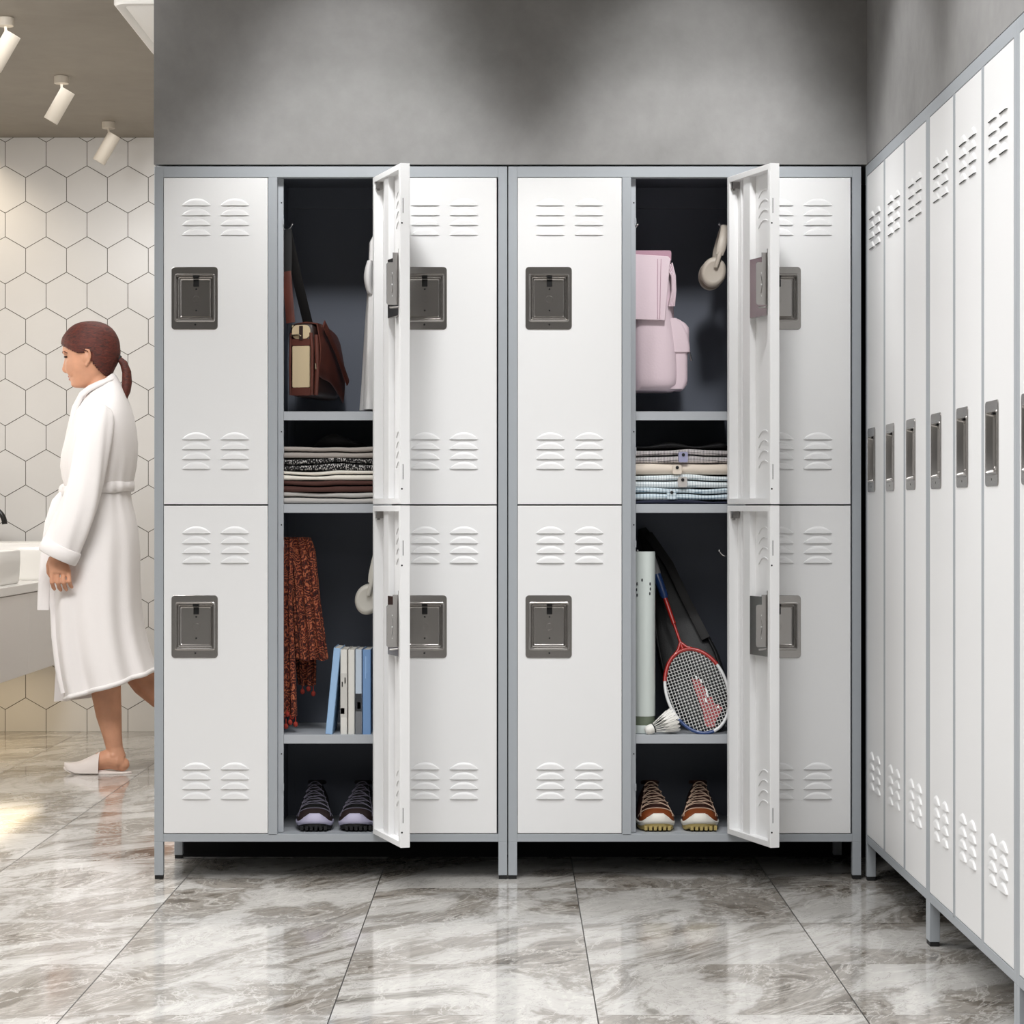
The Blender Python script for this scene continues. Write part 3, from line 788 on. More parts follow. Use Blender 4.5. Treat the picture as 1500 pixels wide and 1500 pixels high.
# --- shoes
def shoe(name, loc, rz, upper, toe, sole, gum, lace, mirror=1, accent=None):
    r = empty(name, loc, rz); Lg = 0.265
    wt = [(0, 0.014), (0.03, 0.030), (0.08, 0.040), (0.16, 0.0465), (0.3, 0.049), (0.5, 0.043), (0.7, 0.037), (0.88, 0.0345), (0.96, 0.027), (1, 0.012)]
    ct = [(0, 0.006), (0.3, 0.002), (0.6, -0.003), (1, 0)]
    def out(t, k, z):   # outline point, k=-1 left, 1 right
        return (mirror*(sm(ct, t) ) + k*sm(wt, t), t*Lg, z)
    ts = [0, .01, .03, .055, .09, .14, .2, .28, .37, .47, .57, .67, .77, .86, .93, .975, 1]
    def outline(sc, zf):
        pts = [(t, 1) for t in ts] + [(t, -1) for t in reversed(ts)]
        res = []
        for t, k in pts:
            x, y, _ = out(t, k, 0); x = mirror*sm(ct, t) + (x - mirror*sm(ct, t)) * sc; y = Lg/2 + (y - Lg/2)*(1 - (1 - sc)*0.45)
            res.append((x, y, zf(t, x)))
        return res
    def htop(t, x):
        toe_ = max(0, 1 - t/0.16); xx = (x - mirror*sm(ct, t)) / 0.046
        return 0.024 + 0.026 * toe_ * max(0, 1 - abs(xx)**1.6 * 1.05) + 0.010*max(0, (t - 0.6)/0.4)
    m = MB()
    m.loft([outline(0.92, lambda t, x: 0.010 + 0.010*max(0, 1 - t/0.12)), outline(1.0, lambda t, x: 0.015 + 0.009*max(0, 1 - t/0.12)), outline(1.03, lambda t, x: 0.021 + 0.008*max(0, 1 - t/.12)), outline(0.97, htop), outline(0.90, lambda t, x: htop(t, x) + 0.001)])
    m.build('midsole', sole, r, 60)
    m = MB()
    m.loft([outline(0.86, lambda t, x: 0.0006 + 0.010*max(0, 1 - t/0.10)), outline(0.93, lambda t, x: 0.003 + 0.011*max(0, 1 - t/0.10)), outline(0.95, lambda t, x: 0.0115 + 0.010*max(0, 1 - t/0.12))])
    for k in range(6):
        xx = -0.030 + 0.012*k; m.box(xx, xx + 0.0075, 0.004 + 0.10*((xx)**2)*20, 0.05, 0.004, 0.0145)
    for t in (0.2, 0.3, 0.4, 0.62, 0.74, 0.86): m.box(-0.035, 0.035, t*Lg, t*Lg + 0.010, 0.0, 0.004)
    m.build('outsole', gum, r, 40)
    ht = [(0.012, 0.022), (0.04, 0.040), (0.1, 0.050), (0.2, 0.060), (0.32, 0.074), (0.45, 0.092), (0.58, 0.108), (0.68, 0.112), (0.8, 0.104), (0.92, 0.104), (1, 0.096)]
    def surf(t, ph, g=0.0):
        w_ = sm(wt, max(0.012, min(t, 0.99))) * 0.97; H = sm(ht, t)
        nar = 1 - 0.42*max(0, min(1, (t - 0.12)/0.45))
        c, s = math.cos(ph), math.sin(ph)
        zz = 0.020 + (H - 0.020) * (s ** 0.85 if s > 0 else 0)
        shr = 1 - (1 - nar) * (s ** 2)
        return Vector((mirror*sm(ct, t) + math.copysign(abs(c)**0.8, c) * (w_*shr + g), 0.004 + t*(Lg - 0.008), zz + g * max(0, s)))
    T = [.012, .03, .06, .1, .15, .21, .28, .35, .43, .5, .57, .64, .7, .78, .86, .93, 1.0]
    m = MB()
    n = 21
    def strip(t0, t1, mi, g, a0=0, a1=PI):
        tt = [t0] + [t for t in T if t0 < t < t1] + [t1]
        vs = []; fs = []
        for t in tt: vs += [surf(t, a0 + (a1 - a0)*k/(n - 1), g) for k in range(n)]
        for i in range(len(tt) - 1):
            for k in range(n - 1): fs.append((i*n+k, i*n+k+1, (i+1)*n+k+1, (i+1)*n+k))
        return vs, fs
    rings = []
    for t in T: rings.append([surf(t, PI*k/(n-1)) for k in range(n)])
    m.loft(rings, True, True); m.build('upper', upper, r, 60)
    # opening: dark lining with a collar rim
    m = MB()
    rim = [Vector((mirror*-0.001 + 0.020*math.cos(2*PI*k/28), Lg*0.80 + 0.042*math.sin(2*PI*k/28), 0.1035 + 0.006*math.sin(2*PI*k/28 + PI))) for k in range(29)]
    m.tube(rim, 0.0050, 8); m.build('collar', upper, r, 60)
    # toe cap
    m = MB(); vs, fs = strip(0.012, 0.15, 0, 0.0012); m.add(vs, fs); m.build('toe_cap', toe, r, 60)
    # seam lines
    m = MB()
    for k_ in (-1, 1):
        m.tube([surf(t, PI/2 - k_*a, 0.0018) for t, a in ((0.13, 1.15), (0.20, 0.95), (0.28, 0.78), (0.4, 0.62), (0.55, 0.5))], 0.0012, 6)
    m.tube([surf(0.15 + 0.03*abs(a)**2, PI/2 + a, 0.0018) for a in [(-1.3 + 2.6*k/14) for k in range(15)]], 0.0013, 6)
    m.build('piping', lace, r, 60)
    # tongue + laces
    m = MB(); vs, fs = strip(0.2, 0.64, 0, 0.0022, PI/2 - 0.62, PI/2 + 0.62); m.add(vs, fs); m.build('tongue', upper, r, 60)
    m = MB(); rows = [0.205, 0.285, 0.37, 0.46, 0.56]
    for i, t in enumerate(rows):
        sp = 0.74 - 0.06*i
        m.tube([surf(t + 0.012*math.cos(a/sp*PI/2), PI/2 + a, 0.0050) for a in [(-sp + 2*sp*k/8) for k in range(9)]], 0.0012, 6)
        if i + 1 < len(rows):
            for sgn in (-1, 1):
                m.tube([surf(t + (rows[i+1] - t)*k/6, PI/2 + sgn*(sp - (2*sp - 0.06)*k/6), 0.0056 + 0.001*sgn) for k in range(7)], 0.0010, 6)
    m.build('laces', lace, r, 60)
    return r
ys = 0.030
sA = [(wx(457, ys), 'left', 1), (wx(522.5, ys), 'right', -1)]
for x, sd, mi in sA:
    o = shoe('trainer', (x, ys, ZS4 + 0.0008), R(1 if mi > 0 else -1), 'shoe_black', 'shoe_maroon', 'sole_lilac', 'rubber_black', 'lace_grey', mi)
    tag(o, 'black trainer with lilac sole, %s' % ('left one of its pair' if sd == 'left' else 'right one, cut by the open door edge'), 'shoe', 'black trainers in the left locker')
for x, sd, mi in [(wx(961.5, ys), 'left', 1), (wx(1029, ys), 'right', -1)]:
    o = shoe('walking_shoe', (x, ys, ZS4 + 0.0008), R(1 if mi > 0 else -1), 'shoe_brown', 'shoe_tan', 'sole_white', 'gum', 'lace_tan', mi)
    tag(o, 'brown laced shoe with cream sole, %s' % ('partly behind the left door jamb' if sd == 'left' else 'the one nearer the open door'), 'shoe', 'brown shoes in the right locker')

# --- pink backpack (its back against the left partition, seen from the side)
bp = empty('backpack', (UL + OFF + 0.003, 0.09, wz(571, 0.09)))
tag(bp, 'pale pink backpack hanging at the left of the right locker', 'backpack')
Hb = wz(366, .09) - wz(571, .09); k_ = (CAMD + .09) / F
def bx_(px): return wx(px, .09) - bp.location.x
m = MB(); rings = []
xb = [(0, 990), (0.03, 998), (0.12, 999), (0.3, 997), (0.5, 990), (0.62, 989), (0.75, 987), (0.88, 981), (0.94, 978)]
for k in range(24):
    t = 0.0 + 0.96*k/23; xr = bx_(lerp(xb, t)[0]); e = 1 - 0.12*max(0, (0.05 - t)/0.05)
    y0_, y1_ = 0.004 + (1 - e)*0.1, 0.20 - (1 - e)*0.1 - 0.05*t; rings.append([(max(0.0, xr/2 + 0.004 + (xr/2 - 0.004)*math.copysign(abs(math.cos(q))**0.45, math.cos(q))), (y0_ + y1_)/2 + (y1_ - y0_)/2*math.copysign(abs(math.sin(q))**0.6, math.sin(q)), t*Hb) for q in [2*PI*i/48 for i in range(48)]])
m.loft(rings); m.build('main_body', 'pink_nylon', bp, 60)
# roll top with dark fold, side panel below it
m = MB(); rings = []
for k in range(15):
    y = -0.006 + 0.160*k/14; e = 1 if 0 < k < 14 else 0.85
    rings.append([(a, y, c) for a, _, c in rrect(0.0, bx_(983), Hb - 0.036*e, Hb - 0.002, 0.006, 0, 5)])
m.loft(rings); m.build('roll_top', 'pink_deep', bp, 60)
m = MB(); pl = []
def wob(i): return 0.0012*math.sin(i*1.7)
for y in (-0.010, -0.0015):
    ring = []
    pts = [(0.0, 468), (bx_(955), 469.5), (bx_(974), 470), (bx_(981), 388), (bx_(982), 380), (bx_(979), 376), (0.0, 372)]
    ring = [(x, y - (0.004 if 395 < py < 460 else 0), (571 - py)*k_) for x, py in pts]
    pl.append(ring)
m.loft(pl); m.build('side_flap', 'pink_nylon', bp, 30, bevel=0.002)
m = MB()
m.tube([(bx_(963), -0.0115, (571 - 380)*k_), (bx_(963), -0.0115, (571 - 468)*k_)], 0.0007, 6)
m.tube([(bx_(968), -0.0115, (571 - 380)*k_), (bx_(966), -0.0115, (571 - 468)*k_)], 0.0007, 6)
m.build('stitching', 'pink_deep', bp, 60)
m = MB(); rings = []
for k in range(18):
    t = k/17; z = (571 - 569)*k_ + t*((569 - 466)*k_)
    prof = 1 - 0.22*max(0, (0.08 - t)/0.08) - 0.55*max(0, (t - 0.86)/0.14)**2
    x0_ = bx_(978); x1_ = bx_(984) + (bx_(1008.5) - bx_(984))*prof
    if t > 0.62: x1_ += 0.004*min(1, (t - 0.62)/0.03) * (1 - max(0, (t - .86)/.14))
    rings.append([(a, c, z) for a, _, c in rrect(x0_, x1_, 0.018, 0.165, 0.012, 0, 6)])
m.loft(rings); m.build('front_pocket', 'pink_nylon', bp, 50)
m = MB(); rings = []
for k in range(9):
    t = k/8; z = (571 - 515)*k_ + t*(50*k_); p_ = math.sin(PI*0.5*(1 - t))**0.5
    rings.append([(a, c, z) for a, _, c in rrect(bx_(977), bx_(990) + (bx_(1012) - bx_(990))*max(0.1, p_), 0.014, 0.168, 0.010, 0, 6)])
m.loft(rings); m.build('pocket_flap', 'pink_nylon', bp, 50)
m = MB()
for k in range(4):
    px = 977 + 2.5*k
    m.tube([(bx_(px), 0.012, (571 - 392 + 2*k)*k_), (bx_(px + 7 - k), 0.006 - 0.002*k, (571 - 405)*k_), (bx_(px + 8 - k), 0.004, (571 - 425)*k_), (bx_(px + 3), 0.008, (571 - 448)*k_)], 0.0085, 10, flat=0.35, up=(1, 0, 0))
m.build('carry_strap', 'pink_nylon', bp, 60)
m = MB()
m.tube([(bx_(1011), 0.05, (571 - 503)*k_), (bx_(1012), 0.05, (571 - 511)*k_)], 0.0022, 8); m.tube([(bx_(1012.5), 0.05, (571 - 513)*k_), (bx_(1015), 0.05, (571 - 527)*k_)], [0.0012, 0.0034], 8)
m.build('zip_pull', 'chrome', bp, 50)
m = MB()
m.tube([(0.016, 0.075, Hb - 0.010), (0.014, 0.070, Hb + 0.03), (0.018, 0.062, Hb + 0.0705), (0.016, 0.055, Hb + 0.03), (0.018, 0.050, Hb - 0.010)], 0.005, 8, flat=0.5, up=(0, 1, 0))
m.build('hanging_loop', 'pink_deep', bp, 60)

# --- folded shirts, right locker
x0, x1 = UL + OFF + 0.002, UR + OFF - 0.004; z = ZS2 + 0.0008
shirts = [('cloth_navy', 0.0085, None, 'thin navy folded garment lying under the shirts in the right locker', 0.0, 1),
          ('check_blue', 0.0300, 'check_blue', 'blue checked folded shirt just above the navy garment', 984, 2),
          ('check_pale', 0.0320, 'cloth_grey', 'white and pale blue checked folded shirt above the bluer one', 1000, 2),
          ('cloth_beige', 0.0290, 'cloth_beige', 'plain beige folded shirt between the checked shirts', 992, 1),
          ('gingham_dark', 0.0330, 'cloth_lilac', 'grey gingham folded shirt with lilac collar band on top of the beige one', 1001, 2)]
for i, (mt, h, col, lb, cpx, ly) in enumerate(shirts):
    r = empty('folded_shirt' if col else 'folded_garment', (0, 0, 0))
    folded('cloth', mt, x0, x1 - (0.003 if i == 3 else 0), 0.042 + 0.002*i, 0.30, z, h, seed=20 + i, layers=ly, wav=0.0035, parent=r)
    if col:
        cx_ = wx(cpx, 0.04); zz = z + h*0.06
        m = MB(); m.loft([[(a, 0.0395, c) for a, _, c in rrect(cx_ - 0.0115, cx_ + 0.0115, zz, zz + h*0.80, 0.004, 0)], [(a, 0.050, c) for a, _, c in rrect(cx_ - 0.0125, cx_ + 0.0125, zz, zz + h*0.82, 0.004, 0)]])
        m.build('collar_band', col, r, 50)
        m = MB(); m.cyl((cx_, 0.0375, zz + h*0.58), (cx_, 0.040, zz + h*0.58), 0.0042, n=16); m.build('button', 'rubber_black', r, 50)
    tag(r, lb, 'shirt', 'shirts stacked on the shelf of the right locker'); z += h + 0.0012
m = MB(); rings = []
for i in range(25):
    u = i/24; w_ = min(1, math.sin(PI*u)*3 + 0.15); xx = x0 + 0.004 + (x1 - x0 - 0.008)*u
    hh = (0.008 + 0.010*(0.5 + 0.5*math.cos(4*PI*(u - 0.9)))) * w_
    rings.append([(xx, 0.17 + 0.10*w_*math.cos(2*PI*k/16), z + 0.0015 + hh*(1 + math.sin(2*PI*k/16))*0.6) for k in range(16)])
m.loft(rings); o = m.build('folded_garment', 'cloth_black', None, 70); tag(o, 'black garment lying on top of the gingham shirt in the right locker', 'clothes')

# --- shuttlecock tube
tb = empty('shuttlecock_tube', (UL + OFF + 0.0325 + 0.012, 0.085, ZS3 + 0.0004)); ht_ = wz(808, .085) - ZS3
tag(tb, 'tall white shuttlecock tube standing at the left of the right locker', 'tube')
def ring_(r_, z, n=32): return [(r_*math.cos(2*PI*k/n), r_*math.sin(2*PI*k/n), z) for k in range(n)]
MB().loft([ring_(0.0295, 0.0), ring_(0.0305, 0.001), ring_(0.0305, 0.020), ring_(0.0298, 0.021)]).build('bottom_cap', 'tube_white', tb, 40)
MB().loft([ring_(0.0290, 0.019), ring_(0.0290, 0.045)]).build('clear_band', 'tube_green', tb, 40)
MB().loft([ring_(0.0300, 0.044), ring_(0.0302, 0.046), ring_(0.0302, ht_ - 0.004), ring_(0.0292, ht_)]).build('tube_body', 'tube_white', tb, 40)
m = MB()
for k, (a0, zz) in enumerate(((-1.05, 0.385), (-1.02, 0.372), (-1.08, 0.36), (-2.2, 0.385), (-2.25, 0.37), (-2.2, 0.356), (-1.75, 0.395))):
    c = Vector((0.0303*math.cos(a0), 0.0303*math.sin(a0), zz)); m.ell(c, 0.0022, 0.0012, 0.0046, nu=8, nv=6)
m.build('printed_marks', 'print_dark', tb, 50)

# --- shuttlecock
sc_ = empty('shuttlecock', (wx(951.5, .04), 0.039, ZS3 + 0.0125))
tag(sc_, 'white feather shuttlecock lying on the shelf beside the tube', 'shuttlecock')
ax = Vector((0.80, 0.25, 0.29)).normalized(); q_ = Vector((0, 0, 1)).rotation_difference(ax).to_matrix().to_4x4()
m = MB(); rings = []
for z_, r_ in ((-0.0125, 0.002), (-0.0115, 0.007), (-0.007, 0.0112), (0, 0.0125), (0.008, 0.0125), (0.012, 0.0122)): rings.append(ring_(r_, z_, 24))
m.loft(rings); m.xf(q_); m.build('cork', 'cork_white', sc_, 60)
m = MB(); m.loft([ring_(0.0128, 0.009, 24), ring_(0.0130, 0.010, 24), ring_(0.0128, 0.0125, 24)]); m.xf(q_); m.build('cork_band', 'rubber_black', sc_, 60)
for k in range(16):
    a = 2*PI*k/16; m = MB()
    def P(rad, z_, da=0): return (rad*math.cos(a + da), rad*math.sin(a + da), z_)
    m.tube([P(0.010, 0.011), P(0.030, 0.062)], 0.0007, 5)
    v0 = [P(0.0205, 0.034, -0.02), P(0.0245, 0.048, -0.19), P(0.0300, 0.066, -0.21), P(0.0315, 0.073, -0.05), P(0.0315, 0.071, 0.08), P(0.0290, 0.064, 0.17), P(0.0242, 0.048, 0.16), P(0.0205, 0.034, 0.03)]
    v1 = [tuple(c * 1.02 if i < 2 else c for i, c in enumerate(p)) for p in v0]
    m.loft([v0, v1]); m.xf(q_); m.build('feather', 'feather', sc_, 40)

# --- racket bag and racket, leaning back in the right locker
def frame_(B, T, roll=0):
    a = (T - B).normalized(); b_ = a.cross(Vector((0, -1, 0))).normalized(); n_ = b_.cross(a).normalized()
    if n_.y > 0: n_ = -n_; b_ = -b_
    M = Matrix((b_, n_, a)).transposed().to_4x4()      # x across, y towards viewer (-world y), z along
    M.translation = B; return M
if True:
    B = Vector((wx(1046, .10), 0.100, ZS3 + 0.004)); T = Vector((wx(940, .335), 0.335, wz(772, .335)))
    M1 = frame_(B, T); Lb = (T - B).length
    rb = empty('racket_bag'); rb.matrix_world = M1
    tag(rb, 'black racket bag leaning behind the racket in the right locker', 'bag')
    wl = [(0, 0.030), (0.03, 0.052), (0.10, 0.080), (0.2, 0.097), (0.33, 0.100), (0.45, 0.088), (0.58, 0.066), (0.72, 0.046), (0.86, 0.034), (0.95, 0.026), (1, 0.014)]
    m = MB(); rings = []
    for k in range(33):
        t = k/32; w_ = lerp(wl, t)[0] * 0.80; th = 0.018*min(1, math.sin(PI*min(1, t*0.9 + 0.08))*2)
        rings.append([(w_*math.copysign(abs(math.cos(a_))**0.75, math.cos(a_)), -0.012 + th*math.copysign(abs(math.sin(a_))**0.8, math.sin(a_)), t*Lb) for a_ in [2*PI*i/32 for i in range(32)]])
    m.loft(rings); m.build('bag_body', 'bag_black', rb, 60)
    m = MB(); side_ = [Vector((lerp(wl, k/24)[0]*0.80*0.9, 0.0065, k/24*Lb)) for k in range(2, 24)]
    m.tube(side_, 0.0022, 8); m.tube([Vector((-p.x, p.y, p.z)) for p in side_], 0.0022, 8)
    m.build('piping', 'strap_black', rb, 60)
    m = MB(); m.tube([(0.01, 0.010, Lb*0.95), (0.035, 0.016, Lb*0.78), (0.045, 0.018, Lb*0.6), (0.060, 0.014, Lb*0.40)], 0.012, 10, flat=0.15, up=(0, 1, 0)); m.build('carry_strap', 'strap_black', rb, 60)
    B = Vector((wx(1042, .045), 0.045, ZS3 + 0.0055)); T = Vector((wx(952, .235), 0.235, wz(812, .235)))
    M2 = frame_(B, T); Lr = (T - B).length
    rk = empty('badminton_racket'); rk.matrix_world = M2
    tag(rk, 'red and blue badminton racket with white strings leaning in the right locker', 'racket')
    HL = 0.116; RW = 0.079; cz = HL
    def hp(a_, k=1.0): return Vector((RW*k*math.sin(a_), 0, cz - HL*k*math.cos(a_)))
    def arc(a0, a1, n_=24): return [hp(a0 + (a1 - a0)*i/n_) for i in range(n_ + 1)]
    m = MB(); m.tube(arc(-R(118), R(118), 40), 0.0042, 10); m.build('head_frame', 'racket_white', rk, 60)
    m = MB(); m.tube(arc(R(-60), R(5), 20), 0.0045, 10); m.build('frame_accent', 'racket_blue', rk, 60)
    m = MB(); m.tube(arc(R(116), R(244), 24), 0.0052, 10)
    m.tube([hp(R(150)), (0.012, 0, 2*HL + 0.004), (0, 0, 2*HL + 0.022)], 0.0045, 8); m.tube([hp(R(210)), (-0.012, 0, 2*HL + 0.004), (0, 0, 2*HL + 0.022)], 0.0045, 8)
    m.build('throat', 'racket_red', rk, 60)
    m = MB(); m.tube([(0, 0, 2*HL), (0, 0, Lr*0.62)], 0.0036, 10); m.tube([(0, 0, Lr*0.60), (0, 0, Lr*0.75)], 0.0058, 10); m.build('shaft', 'racket_red', rk, 60)
    m = MB(); m.tube([(0, 0, Lr*0.745), (0, 0, Lr*0.76), (0, 0, Lr*0.865), (0, 0, Lr*0.88)], [0.0062, 0.0105, 0.0110, 0.0115], 12); m.build('shaft_cone', 'racket_blue', rk, 60)
    m = MB(); m.tube([(0, 0, Lr*0.87), (0, 0, Lr*0.90), (0, 0, Lr)], [0.011, 0.012, 0.0125], 12); m.build('grip', 'grip_grey', rk, 60)
    m = MB()
    for i in range(-9, 10):
        x = i*0.0079
        if abs(x) < RW*0.97:
            dz = HL*math.sqrt(1 - (x/RW)**2); m.tube([(x, 0.0004, cz - dz), (x, 0.0004, cz + dz)], 0.0007, 5)
    for i in range(-13, 14):
        z_ = i*0.0084
        if abs(z_) < HL*0.97:
            dx = RW*math.sqrt(1 - (z_/HL)**2); m.tube([(-dx, -0.0004, cz + z_), (dx, -0.0004, cz + z_)], 0.0007, 5)
    m.build('strings', 'string_white', rk, 0)
    poly = [(1013, 992), (1019, 996), (1025, 994), (1029, 1003), (1035, 1011), (1038, 1020), (1044, 1021), (1046, 1030), (1053, 1032), (1059, 1037), (1054, 1047), (1049, 1055), (1047, 1064), (1039, 1066), (1032, 1061), (1031, 1050), (1030, 1042), (1025, 1030), (1022, 1021), (1017, 1008)]
    inv = M2.inverted(); pl = []
    cam = Vector((0, -6, EYE))
    nrm = M2.to_3x3() @ Vector((0, 1, 0))
    for px, py in poly:
        d = Vector(((px - 752)/F, 1, (746 - py)/F)); tt = (Vector(M2.translation) - cam).dot(nrm) / d.dot(nrm)
        p = inv @ (cam + d*tt); pl.append((p.x, p.z))
    m = MB()
    m.loft([[(x, -0.0016, z_) for x, z_ in pl], [(x, -0.0028, z_) for x, z_ in pl]]); m.build('string_emblem', 'emblem_red', rk, 0)
    m = MB()
    for (px, py, l) in ((1020, 993, 5), (1027, 998, 5), (1035, 1012, 6), (1036, 1018, 6), (1034, 1026, 6), (1052, 1036, 3)):
        d = Vector(((px - 752)/F, 1, (746 - py)/F)); tt = (Vector(M2.translation) - cam).dot(nrm) / d.dot(nrm); p = inv @ (cam + d*tt)
        m.box(p.x - 0.0022, p.x + 0.0022, 0.0013, 0.0022, p.z - l*0.001, p.z + l*0.001)
    m.build('emblem_white_bits', 'string_white', rk, 0)  # white bits belonging to the red emblem

# ------------------------------------------------------------------ bathroom end
van = empty('vanity_cabinet', (-1.864, 3.97, 0.308))
tag(van, 'pale wall hung vanity cabinet behind the woman in the robe', 'cabinet')
YN = 1.9                                   # near end of the vanity
for (y0, y1) in ((YN, 2.47), (2.473, 3.055), (3.058, 3.968)):
    MB().box(-0.018, 0.0, y0 - 3.97 + 0.0012, y1 - 3.97 - 0.0012, 0.002, 0.312).build('drawer_front', 'vanity_laminate', van, 0, bevel=0.0015)
MB().box(-0.55, -0.018, YN - 3.97, -0.004, 0.0, 0.313).build('carcass', 'vanity_laminate', van, 0, bevel=0.001)
o = MB().box(-2.418, -1.858, YN - 0.01, 3.966, 0.6230, 0.657).build('countertop', 'ceramic_white', None, 0, bevel=0.003)
tag(o, 'white worktop slab lying on the vanity cabinet', 'countertop')
def basin(x0, x1, y0, y1, z0, z1, lb):
    r = empty('wash_basin', ((x0 + x1)/2, (y0 + y1)/2, z0)); hx_, hy, h = (x1 - x0)/2, (y1 - y0)/2, z1 - z0
    def rr(i, z_, r_): return [(a, c, z_) for a, _, c in rrect(-hx_ + i, hx_ - i, -hy + i, hy - i, r_, 0, 6)]
    m = MB(); m.loft([rr(0.010, 0.0, 0.015), rr(0.007, 0.004, 0.018), rr(0.004, 0.01, 0.02), rr(0, h*0.6, 0.022), rr(0, h - 0.003, 0.022), rr(0.003, h, 0.02), rr(0.010, h, 0.018), rr(0.014, h - 0.004, 0.018), rr(0.03, 0.03, 0.03), rr(0.06, 0.02, 0.03)])
    m.build('bowl', 'ceramic_white', r, 50)
    m = MB(); m.cyl((0, 0, 0.0205), (0, 0, 0.024), 0.022); m.build('drain', 'tap_black', r, 50)
    m = MB().box(-hx_ + 0.012, hx_ - 0.012, -hy + 0.012, hy - 0.012, 0, 0.003); m.build('base_seal', 'rubber_black', r, 0)
    tag(r, lb, 'sink', 'white basins on the vanity')
basin(-2.36, -1.902, 2.62, 3.105, 0.6575, 0.785, 'white block shaped basin cropped by the left picture edge')
basin(-2.36, -1.875, 3.445, 3.93, 0.6575, 0.808, 'white rectangular basin farther back by the tiled wall')
tp = empty('basin_tap', (-2.375, 3.68, 0.6575))
tag(tp, 'black curved basin tap seen at the left picture edge', 'tap')
m = MB(); pts = [(0, 0, 0.0), (0, 0, 0.22)]
for k in range(1, 8):
    a = PI/2*k/7; pts.append((0.07 - 0.07*math.cos(a), 0, 0.22 + 0.07*math.sin(a)))
pts += [(0.22, 0, 0.290)]
for k in range(1, 9):
    a = PI/2*k/8; pts.append((0.22 + 0.066*math.sin(a), 0, 0.224 + 0.066*math.cos(a)))
pts = [(x * 0.995, y, z_ ) for x, y, z_ in pts]
m.tube(pts, 0.0115, 14); m.build('spout', 'tap_black', tp, 50)
m = MB(); m.cyl((0, 0, 0), (0, 0, 0.008), 0.024); m.build('base_plate', 'tap_black', tp, 50)
m = MB(); m.tube([(0, 0, 0.10), (0, -0.04, 0.105)], 0.008, 10); m.build('lever', 'tap_black', tp, 50)

# ceiling spots
def spot(loc, lb):
    r = empty('ceiling_spotlight', loc)
    m = MB(); m.cyl((0, 0, -0.0), (0, 0, -0.027), 0.0265, n=28); m.build('ceiling_base', 'fixture_white', r, 40, bevel=0.0015)
    m = MB(); m.cyl((0, 0, -0.026), (0.002, 0, -0.056), 0.0045, n=10); m.build('stem', 'fixture_white', r, 50)
    d = Vector((-0.50, 0.02, -0.86)).normalized(); p0 = Vector((0.024, 0, -0.052)); p1 = p0 + d*0.128
    m = MB(); m.tube([p0, p0 + d*0.001, p1 - d*0.001, p1, p1, p1 - d*0.012], [0.0265, 0.0275, 0.0275, 0.0268, 0.0235, 0.0225], 28); m.build('lamp_head', 'fixture_white', r, 40)
    m = MB(); m.cyl(p1 - d*0.010, p1 - d*0.0095, 0.0222, n=24); m.build('lens', 'gap_black', r, 40)
    tag(r, lb, 'spotlight', 'tilted white spotlights on the bathroom ceiling')
sp_pos = [(-1.650, wx(7, 1.54)), (0, 0)]
spot((wx(8, 1.55), 1.55, CEIL), 'white ceiling spotlight cropped by the left picture edge')
spot((wx(90, 2.57), 2.57, CEIL), 'white tilted ceiling spotlight in the middle of the row of three')
spot((wx(159, 3.58), 3.58, CEIL), 'white ceiling spotlight nearest the tiled wall, in front of the hexagons')
# air unit
ac = empty('air_conditioner', (-0.80, 1.675, CEIL))
tag(ac, 'white square ceiling air unit cut off by the locker wall', 'air conditioner')
def rr2(i, z_, r_): return [(a, c, z_) for a, _, c in rrect(-0.436 + i, 0.436 - i, -0.435 + i, 0.435 - i, r_, 0, 6)]
m = MB(); m.loft([rr2(0.0, 0.0, 0.05), rr2(0, -0.014, 0.05), rr2(0.006, -0.020, 0.045), rr2(0.03, -0.0205, 0.035), rr2(0.034, -0.0185, 0.035), rr2(0.038, -0.021, 0.035)]); m.build('panel', 'ac_white', ac, 40)
m = MB(); m.loft([[(-0.345, 0.10, -0.0235), (-0.320, 0.10, -0.0235), (-0.333, 0.17, -0.0235)], [(-0.345, 0.10, -0.0205), (-0.320, 0.10, -0.0205), (-0.333, 0.17, -0.0205)]]); m.build('indicator_mark', 'rubber_black', ac, 0)
for sx_, sy_, lx, ly in ((0, -0.30, 0.28, 0.025), (0, 0.30, 0.28, 0.025), (0.30, 0, 0.025, 0.28)):
    MB().box(sx_ - lx, sx_ + lx, sy_ - ly, sy_ + ly, -0.0225, -0.0195).build('air_vent', 'gap_black', ac, 0)
# ------------------------------------------------------------------ the woman in the robe
WY = 2.47; WS = (CAMD + WY) / F
def qx(px): return (px - 752) * WS
def qz(py): return EYE + (746 - py) * WS
per = empty('person', (qx(150), WY, 0))
tag(per, 'woman in a white bathrobe and slippers walking left past the vanity', 'person')
PO = Vector((qx(150), WY, 0))
def Q(px, py, dy=0.0): return Vector((qx(px), WY + dy, qz(py))) - PO
body = MB()
